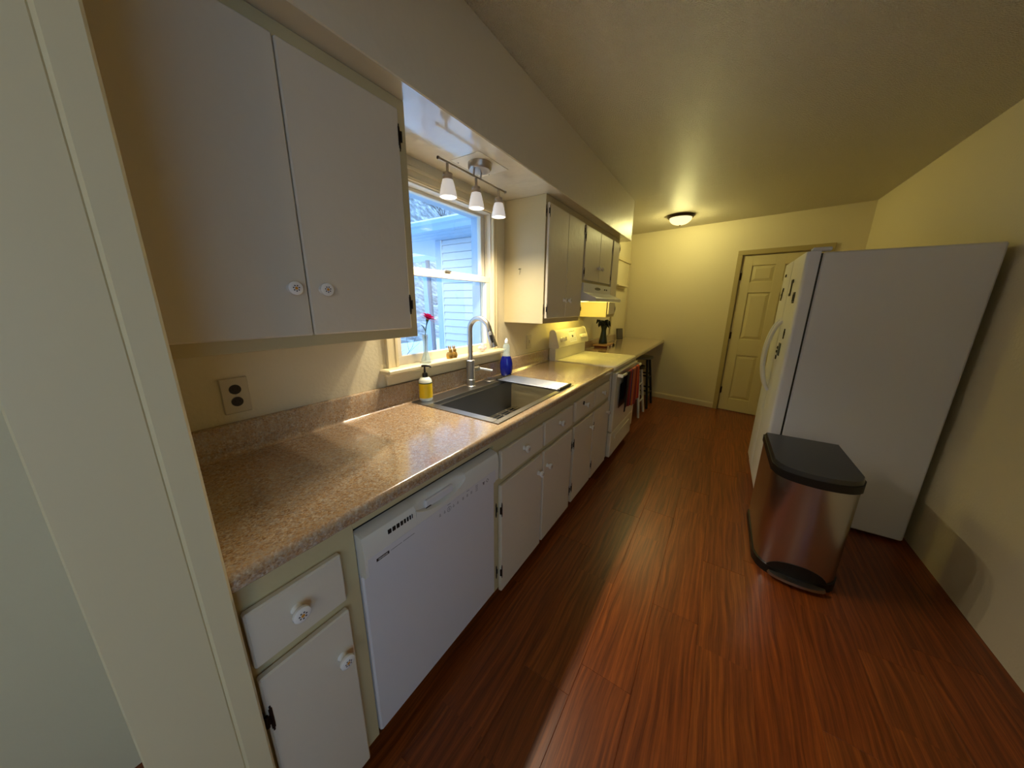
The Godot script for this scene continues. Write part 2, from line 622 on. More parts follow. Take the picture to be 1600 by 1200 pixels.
func window():
	var w = thing("window_1", "double hung window with cream casing over the sink", "", P(0, 1.1, 1.41), "", "structure")
	var st = mb()
	for s in [[0.944, 1.012], [1.81, 1.862]]:
		bx(st, 0.0, 0.012, 1.107, 2.043, s[0], s[1], 0.002)
		bx(st, 0.012, 0.018, 1.107, 2.043, s[0], s[0] + 0.016, 0.002)
		bx(st, 0.012, 0.016, 1.107, 1.985, s[1] - 0.02, s[1] - 0.008, 0.002)
	bx(st, 0.0, 0.012, 1.985, 2.043, 1.012, 1.81, 0.002)
	bx(st, 0.012, 0.018, 2.027, 2.043, 0.96, 1.846, 0.002)
	bx(st, 0.012, 0.016, 1.992, 2.002, 1.0, 1.82, 0.001)
	obj("casing", st, M.trim, w)
	st = mb()
	bx(st, -0.09, 0.0, 1.09, 1.99, 1.0, 1.012, 0.001)
	bx(st, -0.09, 0.0, 1.09, 1.99, 1.81, 1.822, 0.001)
	bx(st, -0.09, 0.0, 1.978, 1.99, 1.012, 1.81, 0.001)
	for d in [[1.012, 1.02], [1.802, 1.81]]:
		for x in [-0.088, -0.05, -0.012]: bx(st, x, x + 0.008, 1.107, 1.978, d[0], d[1], 0.001)
	obj("jamb", st, M.sash, w)
	st = mb()
	bx(st, -0.16, -0.0905, 1.09, 1.99, 0.985, 1.02, 0.002)
	bx(st, -0.16, -0.0905, 1.09, 1.99, 1.795, 1.835, 0.002)
	bx(st, -0.16, -0.0905, 1.97, 2.0, 1.02, 1.795, 0.002)
	obj("outer_frame", st, M.outdoor_trim, w)
	st = mb()
	bx(st, -0.02, 0.07, 1.083, 1.107, 0.905, 1.895, 0.006)
	bx(st, -0.13, -0.02, 1.083, 1.1, 1.0, 1.822, 0.002)
	obj("stool", st, M.trim, w)
	st = mb()
	bx(st, 0.0, 0.017, 1.021, 1.083, 0.93, 1.875, 0.003)
	bx(st, 0.017, 0.03, 1.068, 1.083, 0.92, 1.885, 0.003)
	obj("apron", st, M.trim, w)
	# lower sash inside, upper sash outside
	for s in [["lower_sash", -0.045, -0.013, 1.107, 1.152, 1.556, 1.592], ["upper_sash", -0.084, -0.052, 1.57, 1.602, 1.962, 1.978]]:
		st = mb()
		bx(st, s[1], s[2], s[3], s[4], 1.02, 1.802, 0.002)
		bx(st, s[1], s[2], s[5], s[6], 1.02, 1.802, 0.002)
		bx(st, s[1], s[2], s[4], s[5], 1.02, 1.052, 0.002)
		bx(st, s[1], s[2], s[4], s[5], 1.764, 1.802, 0.002)
		var sash = obj(s[0], st, M.sash, w)
		st = mb()
		var xm = (s[1] + s[2]) / 2
		bx(st, xm - 0.002, xm + 0.002, s[4] - 0.003, s[5] + 0.003, 1.05, 1.766, 0)
		obj("pane", st, M.glass, sash)
	st = mb()
	bx(st, -0.012, -0.004, 1.592, 1.6, 1.38, 1.43, 0.002)
	bx(st, -0.03, -0.012, 1.592, 1.604, 1.385, 1.425, 0.003)
	obj("sash_lock", st, M.nickel, w)

func back_wall():
	var turn = -atan(K)
	var at = P(0, 0, BACK)
	var frame = func(called, label):
		var o = thing(called, label, "", at, "", "structure")
		o.set_meta("own_frame", true)
		o.rotation.y = turn
		return o
	# local frame: x along the wall, y up, +z into the room
	var wl = frame.call("wall_back", "cream end wall with the panelled door")
	var st = mb()
	wbox(st, Vector3(-0.13, -0.12, -0.12), Vector3(1.462, CEIL, 0), 0)
	wbox(st, Vector3(1.462, 2.055, -0.12), Vector3(2.28, CEIL, 0), 0)
	wbox(st, Vector3(2.28, -0.12, -0.12), Vector3(2.75, CEIL, 0), 0)
	wbox(st, Vector3(1.4, -0.12, -0.3), Vector3(2.4, 2.2, -0.25), 0)
	obj("plaster", st, M.wall, wl)
	var bb = frame.call("baseboard_back", "low cream baseboard on the end wall")
	st = mb()
	wbox(st, Vector3(0.0, 0, 0), Vector3(1.418, 0.07, 0.012), 0.002)
	wbox(st, Vector3(0.0, 0.07, 0), Vector3(1.418, 0.08, 0.008), 0.002)
	obj("board", st, M.trim, bb)
	var tr = frame.call("trim_3", "olive tan casing around the panelled door")
	st = mb()
	wbox(st, Vector3(1.419, 0, 0), Vector3(1.472, 2.105, 0.018), 0.003)
	wbox(st, Vector3(2.258, 0, 0), Vector3(2.311, 2.105, 0.018), 0.003)
	wbox(st, Vector3(1.419, 2.05, 0), Vector3(2.311, 2.105, 0.02), 0.003)
	wbox(st, Vector3(1.462, 0, -0.12), Vector3(1.475, 2.055, 0), 0.001)
	wbox(st, Vector3(2.255, 0, -0.12), Vector3(2.28, 2.055, 0), 0.001)
	wbox(st, Vector3(1.462, 2.044, -0.12), Vector3(2.28, 2.055, 0), 0.001)
	obj("casing", st, M.olive, tr)
	var dr = frame.call("door_1", "cream six panel door in the end wall")
	var z0 = -0.05
	var z1 = -0.012
	var cols = [[1.588, 1.82], [1.91, 2.142]]
	var rows = [[0.18, 0.785], [0.997, 1.59], [1.72, 1.92]]
	st = mb()
	wbox(st, Vector3(1.479, 0.008, z0), Vector3(2.251, 2.04, z1 - 0.012), 0.001)
	wbox(st, Vector3(1.479, 0.008, z0), Vector3(cols[0][0], 2.04, z1), 0.002)
	wbox(st, Vector3(cols[0][1], 0.008, z0), Vector3(cols[1][0], 2.04, z1), 0.002)
	wbox(st, Vector3(cols[1][1], 0.008, z0), Vector3(2.251, 2.04, z1), 0.002)
	for c in cols:
		for r in [[0.008, 0.18], [0.785, 0.997], [1.59, 1.72], [1.92, 2.04]]:
			wbox(st, Vector3(c[0] - 0.002, r[0], z0), Vector3(c[1] + 0.002, r[1], z1), 0.002)
	obj("slab", st, M.far_door, dr)
	for c in cols:
		for r in rows:
			st = mb()
			st.set_smooth_group(-1)
			var zb = z1 - 0.0125
			var zt = z1 - 0.002
			var a = [c[0] + 0.008, c[1] - 0.008, r[0] + 0.008, r[1] - 0.008]
			var q = [c[0] + 0.042, c[1] - 0.042, r[0] + 0.042, r[1] - 0.042]
			var lo = [Vector3(a[0], a[2], zb), Vector3(a[1], a[2], zb), Vector3(a[1], a[3], zb), Vector3(a[0], a[3], zb)]
			var hi = [Vector3(q[0], q[2], zt), Vector3(q[1], q[2], zt), Vector3(q[1], q[3], zt), Vector3(q[0], q[3], zt)]
			for i in 4: quad(st, lo[i], lo[(i + 1) % 4], hi[(i + 1) % 4], hi[i])
			quad(st, hi[0], hi[1], hi[2], hi[3])
			obj("panel", st, M.far_door, dr)
	for y in [0.285, 1.04, 1.793]:
		st = mb()
		wbox(st, Vector3(1.466, y - 0.045, -0.012), Vector3(1.492, y + 0.045, -0.009), 0.001)
		rod(st, Vector3(1.478, y - 0.045, -0.003), Vector3(1.478, y + 0.045, -0.003), 0.006)
		obj("hinge", st, M.bronze, dr)
	st = mb()
	lathe(st, [[0, 0], [0.028, 0], [0.028, 0.008], [0.01, 0.012], [0.01, 0.03], [0.026, 0.04], [0.026, 0.058], [0.012, 0.068], [0, 0.069]], along(Vector3(2.19, 0.95, z1), Vector3(0, 0, 1)), 16)
	obj("door_knob", st, M.bronze, dr)

# ------------------------------------------------------------------ cabinets
var knob_mesh: ArrayMesh

func knob(x, y, d, parent):
	if knob_mesh == null:
		var st = mb()
		lathe(st, [[0, 0], [0.0125, 0], [0.0105, 0.006], [0.0095, 0.014], [0.0165, 0.017], [0.0188, 0.022], [0.0178, 0.027], [0.013, 0.0295], [0, 0.030]], along(Vector3.ZERO, Vector3(1, 0, 0)), 20)
		st.generate_normals()
		st.set_material(M.porcelain)
		knob_mesh = st.commit()
		for part in 2:
			st = mb()
			for i in (1 if part == 0 else 7):
				var a = TAU * i / 7.0 + 0.2
				var rr = 0.0 if part == 0 else 0.0072
				var r = 0.0042 if part == 0 else 0.0021
				lathe(st, [[r, 0], [r, 0.0007], [0, 0.0008]], along(Vector3(0.0293, rr * sin(a), rr * cos(a)), Vector3(1, 0, 0)), 8)
			st.generate_normals()
			st.set_material(M.orange_print if part == 0 else M.grey_print)
			st.commit(knob_mesh)
	var o = put("knob", knob_mesh, parent)
	o.position = P(x, y, d) if parent is MeshInstance3D else P(x, y, d) - parent.position
	meta(o, "white porcelain knob with a small flower print")

# black H hinge straddling the edge at d; left plate on the frame (fx), right plate on the door (dx)
func hinge(fx, dx, y, d, parent, flip = 1, h = 0.036):
	var st = mb()
	for s in [[fx, -1], [dx, 1]]:
		var c = d + s[1] * flip * 0.009
		bx(st, s[0], s[0] + 0.0025, y - h * 0.8, y + h * 0.8, c - 0.0035, c + 0.0035, 0.0008)
		bx(st, s[0], s[0] + 0.0025, y + h * 0.8, y + h, c - 0.0018, c + 0.0018, 0.0006)
		bx(st, s[0], s[0] + 0.0025, y - h, y - h * 0.8, c - 0.0018, c + 0.0018, 0.0006)
		bx(st, s[0], s[0] + 0.0025, y - h * 0.35, y + h * 0.35, min(c, d), max(c, d), 0.0008)
	rod(st, P(dx + 0.001, y - h * 0.45, d), P(dx + 0.001, y + h * 0.45, d), 0.0038, -1, 8)
	var o = obj("hinge", st, M.iron, parent)
	meta(o, "black decorative hinge")

# leaf: [name, y0, y1, d0, d1, knob y, knob d, hinge d or 0, hinge ys]
func cabinet(label, group, x0, xf, y0, y1, d0, d1, leaves, hollow, door_material):
	var t = thing("base_cabinet" if hollow else "wall_cabinet", label, "cabinet", P((x0 + xf) / 2, 0.0 if hollow else y0, (d0 + d1) / 2), group)
	var st = mb()
	if hollow:
		bx(st, xf - 0.02, xf, y0, y1, d0, d1, 0.001)
		bx(st, x0, xf - 0.02, y0, y1, d0, d0 + 0.016, 0)
		bx(st, x0, xf - 0.02, y0, y1, d1 - 0.016, d1, 0)
		bx(st, x0, xf - 0.02, y0, y0 + 0.016, d0 + 0.016, d1 - 0.016, 0)
	else:
		bx(st, x0, xf, y0, y1, d0, d1, 0.0015)
	obj("body", st, M.frame, t)
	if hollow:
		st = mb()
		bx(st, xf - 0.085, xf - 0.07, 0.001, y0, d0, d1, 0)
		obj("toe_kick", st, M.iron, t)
	for l in leaves:
		st = mb()
		bx(st, xf + 0.0005, xf + 0.02, l[1], l[2], l[3], l[4], 0.004)
		var o = obj(l[0], st, door_material, t)
		if l[5] != null: knob(xf + 0.02, l[5], l[6], o)
		if l[7]:
			var flip = 1 if l[7] < (l[3] + l[4]) / 2 else -1
			for y in l[8]: hinge(xf + 0.0005, xf + 0.0195, y, l[7], o, flip)
	return t

func upper_cabinets():
	var g = "wall cabinets under the soffit"
	var m = M.door
	# cabinet tops stop just under the soffit
	cabinet("large plain cream wall cabinet nearest the camera, left of the window", g, 0.001, 0.318, 1.287, SOF - 0.0015, NEAR + 0.002, 0.879, [
		["door", 1.321, 2.046, NEAR + 0.006, 0.474, 1.452, 0.432, 0, []],
		["door", 1.321, 2.046, 0.4775, 0.836, 1.452, 0.516, 0.842, [1.965, 1.411]]], false, m)
	cabinet("cream double door wall cabinet right of the window with a bare lit side", g, 0.001, 0.318, 1.289, SOF - 0.0015, 1.958, 2.606, [
		["door", 1.324, 2.042, 1.972, 2.277, 1.45, 2.245, 1.967, [1.99, 1.385]],
		["door", 1.324, 2.042, 2.280, 2.588, 1.45, 2.318, 2.593, [1.99, 1.385]]], false, m)
	cabinet("short cream double door wall cabinet directly above the range hood", g, 0.001, 0.318, 1.598, SOF - 0.0015, 2.608, 3.368, [
		["door", 1.62, 2.038, 2.625, 2.993, 1.735, 2.945, 2.62, [1.95, 1.68]],
		["door", 1.62, 2.038, 2.996, 3.35, 1.735, 3.035, 3.355, [1.95, 1.68]]], false, m)
	cabinet("narrow cream wall cabinet at the far side of the range hood", g, 0.001, 0.318, 1.296, SOF - 0.0015, 3.37, 3.65, [
		["door", 1.325, 2.04, 3.39, 3.61, null, 0, 3.616, [1.99, 1.38]]], false, m)

func base_cabinets():
	var g = "base cabinets under the speckled counter"
	var t = 0.876
	cabinet("narrow cream base cabinet with one drawer between door casing and dishwasher", g, 0.02, 0.615, 0.088, t, NEAR + 0.004, 0.371, [
		["drawer", 0.672, 0.812, NEAR + 0.008, 0.325, 0.749, 0.216, 0, []],
		["door", 0.077, 0.641, NEAR + 0.008, 0.3265, 0.52, 0.292, NEAR + 0.006, [0.527]]], true, M.door)
	cabinet("cream double base cabinet under the sink, right of the dishwasher", g, 0.02, 0.615, 0.088, t, 0.984, 1.832, [
		["drawer", 0.674, 0.808, 1.018, 1.402, 0.752, 1.205, 0, []],
		["drawer", 0.674, 0.808, 1.424, 1.808, 0.752, 1.61, 0, []],
		["door", 0.076, 0.643, 1.016, 1.402, 0.545, 1.36, 1.011, [0.523, 0.19]],
		["door", 0.076, 0.641, 1.422, 1.812, 0.545, 1.462, 1.818, [0.523, 0.2]]], true, M.door)
	var c = cabinet("cream double base cabinet between sink cabinet and white stove", g, 0.02, 0.615, 0.088, t, 1.834, 2.636, [
		["drawer", 0.676, 0.811, 1.852, 2.208, 0.755, 2.02, 0, []],
		["drawer", 0.676, 0.811, 2.23, 2.59, 0.755, 2.4, 0, []],
		["door", 0.083, 0.642, 1.856, 2.216, 0.545, 2.16, 1.846, [0.523, 0.2]],
		["door", 0.083, 0.638, 2.24, 2.61, 0.545, 2.56, 2.234, [0.523, 0.2]]], true, M.door)
	# child lock on one drawer
	var st = mb()
	lathe(st, [[0.008, 0], [0.013, 0], [0.013, 0.004], [0.008, 0.004]], along(P(0.636, 0.775, 1.985), Vector3(1, 0, 0)), 12)
	meta(obj("latch", st, M.iron, c), "dark metal latch above a drawer knob")
	cabinet("narrow cream base cabinet at the far side of the stove", g, 0.02, 0.6, 0.088, 0.872, 3.415, 3.69, [
		["drawer", 0.69, 0.83, 3.43, 3.675, 0.76, 3.55, 0, []],
		["door", 0.09, 0.66, 3.43, 3.675, 0.55, 3.46, 0, []]], true, M.door)

func nose(st, x_in, x_out, y0, y1, d0, d1):
	var p = [[x_in, y0], [x_out, y0]]
	var r = 0.014
	p.append([x_out + 0.003, y0 + 0.004])
	for i in 7:
		var a = PI / 2 * i / 6.0
		p.append([x_out + 0.003 - r + r * cos(a), y1 - r + r * sin(a)])
	p.append([x_in, y1])
	extrude(st, p, d0, d1)

func countertops():
	var c = thing("countertop", "speckled tan laminate countertop around the steel sink", "countertop", P(0.32, 0.876, 1.38), "laminate countertops")
	var st = mb()
	var d0 = NEAR + 0.001
	var d1 = 2.642
	nose(st, 0.585, 0.638, 0.877, 0.914, d0, d1)
	bx(st, 0.001, 0.06, 0.877, 0.914, d0, d1, 0)
	bx(st, 0.06, 0.585, 0.877, 0.914, d0, 1.06, 0)
	bx(st, 0.06, 0.585, 0.877, 0.914, 1.865, d1, 0)
	obj("slab", st, M.laminate, c)
	st = mb()
	extrude(st, [[0.001, 0.914], [0.046, 0.914], [0.037, 0.917], [0.032, 0.923], [0.030, 0.935], [0.030, 1.011], [0.026, 1.017], [0.02, 1.0185], [0.001, 1.0185]], d0, d1)
	obj("backsplash", st, M.laminate, c)
	var e = thing("countertop", "speckled tan laminate counter between stove and end wall, stools beneath", "countertop", P(0.32, 0.876, 4.4), "laminate countertops")
	st = mb()
	# meets the end wall on the skew
	slab(st, [[0.001, 3.412], [0.628, 3.412], [0.628, BACK - K * 0.628 - 0.002], [0.001, BACK - K * 0.001 - 0.002]], 0.88, 0.914)
	nose(st, 0.628, 0.638, 0.877, 0.914, 3.412, BACK - K * 0.645 - 0.002)
	obj("slab", st, M.laminate, e)
	var b = thing("backsplash", "low speckled backsplash strip on the wall behind the tall vase", "backsplash", P(0.015, 0.9145, 4.13))
	st = mb()
	extrude(st, [[0.001, 0.9145], [0.040, 0.9145], [0.032, 0.923], [0.030, 0.935], [0.030, 1.001], [0.02, 1.0075], [0.001, 1.0075]], 3.412, 4.86)
	obj("strip", st, M.laminate, b)

# ------------------------------------------------------------------ appliances
func dishwasher():
	var fs = thing("filler_strip", "tan wood strip between counter and dishwasher", "strip", P(0.607, 0.843, 0.676))
	var s0 = mb()
	bx(s0, 0.597, 0.615, 0.843, 0.8765, 0.3715, 0.9835, 0.001)
	obj("board", s0, M.frame, fs)
	var t = thing("dishwasher", "white built-in dishwasher with control strip under the counter", "dishwasher", P(0.35, 0, 0.676))
	var st = mb()
	bx(st, 0.06, 0.6, 0.1, 0.84, 0.378, 0.976, 0)
	obj("tub", st, M.dark_slot, t)
	st = mb()
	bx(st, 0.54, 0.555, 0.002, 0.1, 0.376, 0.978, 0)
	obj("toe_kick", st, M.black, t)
	st = mb()
	bx(st, 0.601, 0.625, 0.104, 0.694, 0.374, 0.978, 0.005)
	obj("door_panel", st, M.dishwasher, t)
	# control strip with a scooped pull in its top edge
	st = mb()
	extrude(st, [[0.601, 0.697], [0.640, 0.697], [0.645, 0.702], [0.6475, 0.77], [0.645, 0.806], [0.638, 0.819], [0.622, 0.826], [0.601, 0.828]], 0.374, 0.548, 0.5)
	extrude(st, [[0.601, 0.697], [0.640, 0.697], [0.645, 0.702], [0.6475, 0.77], [0.645, 0.806], [0.638, 0.819], [0.622, 0.826], [0.601, 0.828]], 0.775, 0.978, 0.5)
	var n = 24
	var rows = []
	for i in n + 1:
		var u = float(i) / n
		var dip = 0.033 * pow(sin(PI * u), 0.7)
		var depth = min(0.0135, dip * 0.6)
		var d = 0.548 + (0.775 - 0.548) * u
		var row = []
		for p in [[0.640, 0.697], [0.645, 0.702], [0.6475, 0.762], [0.6465, 0.803 - dip], [0.6455 - depth * 0.5, 0.806 - dip], [0.6445 - depth, 0.807 - dip * 0.96], [0.641 - depth * 0.7, 0.815], [0.638 - depth * 0.5, 0.819], [0.622, 0.826], [0.601, 0.828]]: row.append(P(p[0], p[1], d))
		rows.append(row)
	smooth_group(st)
	for k in 9:
		if k in [3, 4, 5]: smooth_group(st)
		for i in n: quad(st, rows[i][k], rows[i][k + 1], rows[i + 1][k + 1], rows[i + 1][k])
	var panel = obj("control_panel", st, M.dishwasher_panel, t)
	st = mb()
	bx(st, 0.628, 0.641, 0.782, 0.81, 0.592, 0.716, 0.004)
	obj("pull", st, M.dishwasher, panel)
	st = mb()
	bx(st, 0.6405, 0.6425, 0.786, 0.789, 0.59, 0.612, 0.0005)
	obj("latch_slot", st, M.dark_slot, panel)
	st = mb()
	bx(st, 0.640, 0.6478, 0.7005, 0.756, 0.382, 0.955, 0.0006)
	obj("fascia", st, M.dishwasher, panel)
	# vent louvres
	var wv = [0.0135, 0.0125, 0.012, 0.0105, 0.009, 0.008, 0.007, 0.005]
	var d = 0.449
	for w in wv:
		st = mb()
		bx(st, 0.640, 0.6474, 0.790, 0.803, d, d + w - 0.003, 0)
		obj("vent_slot", st, M.dark_slot, panel)
		d += w + 0.0015
	# badge and printed marks
	st = mb()
	bx(st, 0.6476, 0.6484, 0.7315, 0.7405, 0.406, 0.446, 0.0002)
	obj("badge", st, M.ink, panel)
	var side = Basis(Vector3(0, 0, -1), Vector3(0, 1, 0), Vector3(1, 0, 0))
	letters("lettering", "KENMORE", P(0.6487, 0.7362, 0.4262), side, 0.0046, M.dishwasher, panel)
	st = mb()
	for i in 20:
		if i == 9: continue
		bx(st, 0.6476, 0.6479, 0.7352, 0.7368, 0.452 + i * 0.0042, 0.4554 + i * 0.0042, 0)
	meta(obj("print", st, M.print, panel), "", "", "", "stuff")
	st = mb()
	for i in 5:
		var c = 0.642 + i * 0.0215
		for k in 3: bx(st, 0.6476, 0.6479, 0.728 + k * 0.004, 0.7295 + k * 0.004, c - 0.004 + 0.001 * k, c + 0.004 - 0.001 * k, 0)
		if i == 2: lathe(st, [[0.0085, 0], [0.0085, 0.0003], [0.0097, 0.0003], [0.0097, 0]], along(P(0.6476, 0.732, c), Vector3(1, 0, 0)), 20)
	bx(st, 0.6476, 0.6479, 0.749, 0.7505, 0.678, 0.692, 0)
	bx(st, 0.6476, 0.6479, 0.749, 0.7505, 0.776, 0.792, 0)
	for i in 3:
		var c = 0.757 + i * 0.023
		for k in 3: bx(st, 0.6476, 0.6479, 0.728 + k * 0.004, 0.7295 + k * 0.004, c - 0.005, c + 0.003, 0)
	for i in 4: bx(st, 0.6476, 0.6479, 0.724 + i * 0.007, 0.7255 + i * 0.007, 0.826, 0.84, 0)
	for i in 4: bx(st, 0.6476, 0.6479, 0.7275 + i * 0.003, 0.7298 + i * 0.003, 0.872 - (0.0 if i < 3 else 0.003), 0.88 + (0.0 if i < 3 else 0.003), 0)
	lathe(st, [[0.006, 0], [0.006, 0.0003], [0.0085, 0.0003], [0.0085, 0]], along(P(0.6476, 0.7345, 0.9), Vector3(1, 0, 0)), 4)
	meta(obj("print", st, M.print, panel), "", "", "", "stuff")

func stove():
	var d0 = 2.648
	var d1 = 3.406
	var t = thing("stove", "white freestanding kitchen range with slanted control panel", "stove", P(0.33, 0, 3.03))
	var st = mb()
	bx(st, 0.04, 0.628, 0.09, 0.893, d0, d1, 0.003)
	obj("body", st, M.enamel, t)
	st = mb()
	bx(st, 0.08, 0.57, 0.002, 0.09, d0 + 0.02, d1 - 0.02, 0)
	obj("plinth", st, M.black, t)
	# cooktop with a raised rim
	st = mb()
	var r = 0.03
	var out = []
	for c in [[0.655, d0, -90], [0.655, d1, 0]]:
		for i in 6:
			var a = deg_to_rad(c[2] + i * 18.0)
			out.append([c[0] - r + r * cos(a), c[1] + (r if c[1] == d0 else -r) + r * sin(a)])
	out.append([0.05, d1]); out.append([0.05, d0])
	slab(st, out, 0.893, 0.916)
	obj("cooktop_tray", st, M.enamel, t)
	st = mb()
	for e in [[0.06, 0.642, d0 + 0.004, d0 + 0.016], [0.06, 0.642, d1 - 0.016, d1 - 0.004], [0.628, 0.645, d0 + 0.02, d1 - 0.02]]: bx(st, e[0], e[1], 0.915, 0.921, e[2], e[3], 0.003)
	obj("rim", st, M.enamel, t)
	for c in [[0.46, 2.86, 0.1], [0.46, 3.2, 0.08], [0.23, 2.86, 0.08], [0.23, 3.2, 0.1]]:
		st = mb()
		lathe(st, [[c[2] - 0.003, 0], [c[2] - 0.003, 0.0006], [c[2], 0.0006], [c[2], 0]], up_at(c[0], 0.9162, c[1]), 28)
		meta(obj("burner_ring", st, M.plate, t), "faint printed ring on the cooktop")
	# backguard: flat riser and a slanted panel
	st = mb()
	bx(st, 0.035, 0.1, 0.916, 1.024, d0, d1, 0.003)
	obj("riser", st, M.enamel, t)
	st = mb()
	extrude(st, [[0.033, 1.0], [0.033, 1.168], [0.042, 1.184], [0.062, 1.19], [0.08, 1.184], [0.091, 1.17], [0.128, 1.045], [0.127, 1.034], [0.118, 1.03], [0.08, 1.03], [0.08, 1.0]], d0 + 0.012, d1 - 0.012, 0.7)
	var panel = obj("control_panel", st, M.enamel, t)
	for s in [d0, d1 - 0.013]:
		st = mb()
		extrude(st, [[0.031, 1.028], [0.031, 1.172], [0.042, 1.189], [0.062, 1.195], [0.084, 1.189], [0.096, 1.172], [0.134, 1.045], [0.130, 1.032], [0.12, 1.028]], s, s + 0.013, 0.7)
		obj("end_cap", st, M.enamel, t)
	var nrm = Vector3(0.125, 0.037, 0).normalized()
	var on = func(d, v): return P(0.091 + (0.128 - 0.091) * v, 1.17 - 0.125 * v, d)
	for d in [2.735, 2.805, 3.225, 3.285, 3.345]:
		st = mb()
		lathe(st, [[0, -0.002], [0.022, -0.002], [0.02, 0.012], [0.0175, 0.014], [0.0165, 0.022], [0, 0.023]], along(on.call(d, 0.55), nrm), 18)
		var ax = along(on.call(d, 0.55), nrm)
		wbox(st, Vector3(-0.004, 0.01, -0.0175), Vector3(0.004, 0.03, 0.0175), 0.002, ax)
		obj("dial", st, M.enamel, panel)
	st = mb()
	var face = along(on.call(3.01, 0.5), nrm)
	var fx = Transform3D(Basis(Vector3(0, 0, -1), nrm, Vector3(0, 0, -1).cross(nrm)), on.call(3.01, 0.5))
	wbox(st, Vector3(-0.085, -0.002, -0.045), Vector3(0.095, 0.001, 0.05), 0.001, fx)
	obj("display_plate", st, M.white, panel)
	st = mb()
	wbox(st, Vector3(-0.012, -0.001, -0.02), Vector3(0.02, 0.0016, 0.002), 0.0005, fx)
	meta(obj("clock_window", st, M.black, panel), "small black clock display")
	st = mb()
	wbox(st, Vector3(-0.055, -0.001, -0.06), Vector3(0.075, 0.0012, -0.055), 0.0003, fx)
	for i in 5:
		for k in 2: wbox(st, Vector3(-0.06 + i * 0.03, -0.001, 0.012 + k * 0.016), Vector3(-0.05 + i * 0.03, 0.0014, 0.017 + k * 0.016), 0.0003, fx)
	meta(obj("print", st, M.print, panel), "", "", "", "stuff")
	# oven door, handle, drawer
	st = mb()
	bx(st, 0.63, 0.668, 0.335, 0.868, d0 + 0.004, d1 - 0.004, 0.006)
	var od = obj("oven_door", st, M.enamel, t)
	st = mb()
	bx(st, 0.664, 0.6695, 0.52, 0.745, d0 + 0.15, d1 - 0.12, 0.001)
	obj("oven_window", st, M.black, od)
	st = mb()
	tube(st, [P(0.705, 0.842, d0 + 0.02), P(0.709, 0.842, d0 + 0.1), P(0.711, 0.842, 3.03), P(0.709, 0.842, d1 - 0.1), P(0.705, 0.842, d1 - 0.02)], 0.0125, 10)
	for d in [d0 + 0.02, d1 - 0.045]: bx(st, 0.666, 0.714, 0.829, 0.855, d, d + 0.025, 0.004)
	obj("handle", st, M.enamel, od)
	st = mb()
	bx(st, 0.63, 0.664, 0.095, 0.322, d0 + 0.004, d1 - 0.004, 0.006)
	bx(st, 0.664, 0.672, 0.235, 0.275, d0 + 0.12, d1 - 0.12, 0.005)
	obj("drawer", st, M.enamel, t)
	# striped towel over the handle
	var tw = thing("towel", "striped red, orange and navy kitchen towel over the oven handle", "towel", P(0.71, 0.45, 3.0))
	var img = Image.create(256, 4, false, Image.FORMAT_RGB8)
	var stripes = [[20, 26, 40, 26], [30, 20, 30, 44], [104, 18, 28, 66], [142, 26, 40, 92], [84, 60, 116, 104], [44, 40, 70, 112], [150, 60, 40, 122], [190, 100, 44, 140], [100, 78, 122, 150], [190, 104, 44, 172], [138, 28, 36, 196], [96, 20, 40, 208], [206, 92, 34, 238], [170, 44, 40, 256]]
	for x in 256:
		for s in stripes:
			if x < s[3]:
				for y in 4: img.set_pixel(x, y, rgb(s[0], s[1], s[2]))
				break
	var cloth = mat(Color.WHITE, 0.9)
	cloth.albedo_texture = ImageTexture.create_from_image(img)
	st = mb()
	st.set_smooth_group(77)
	var nx = 44
	var prof = []
	for i in 15: prof.append([0.0, 0.842 - (14 - i) * 0.0001, i])
	var pt = func(u, v):
		# u across the towel, v 0 front hem .. 1 back hem
		var d = 2.79 + 0.47 * u
		var wave = 0.007 * sin(u * 26.0 + 0.6) + 0.005 * sin(u * 47.0)
		var hem = 0.52 - 0.015 * u + 0.02 * sin(u * 7.0)
		if v < 0.55:
			var k = v / 0.55
			var fall = 1.0 - k
			return P(0.7255 + wave * fall + 0.006 * fall, hem + (0.842 - hem) * k, d - (0.075 * fall * (1.0 - u)) + 0.03 * fall * u)
		elif v < 0.7:
			var a = (v - 0.55) / 0.15 * PI
			return P(0.711 + 0.0145 * cos(a), 0.842 + 0.0145 * sin(a), d)
		var k2 = (v - 0.7) / 0.3
		return P(0.6965 - 0.012 * k2, 0.842 - 0.24 * k2, d)
	var nv = 40
	for i in nx:
		for j in nv:
			var q = [[i, j], [i + 1, j], [i + 1, j + 1], [i, j + 1]]
			for k in [0, 2, 1, 0, 3, 2]:
				st.set_uv(Vector2(float(q[k][0]) / nx, 0.5))
				st.add_vertex(pt.call(float(q[k][0]) / nx, float(q[k][1]) / nv))
	obj("cloth", st, cloth, tw)

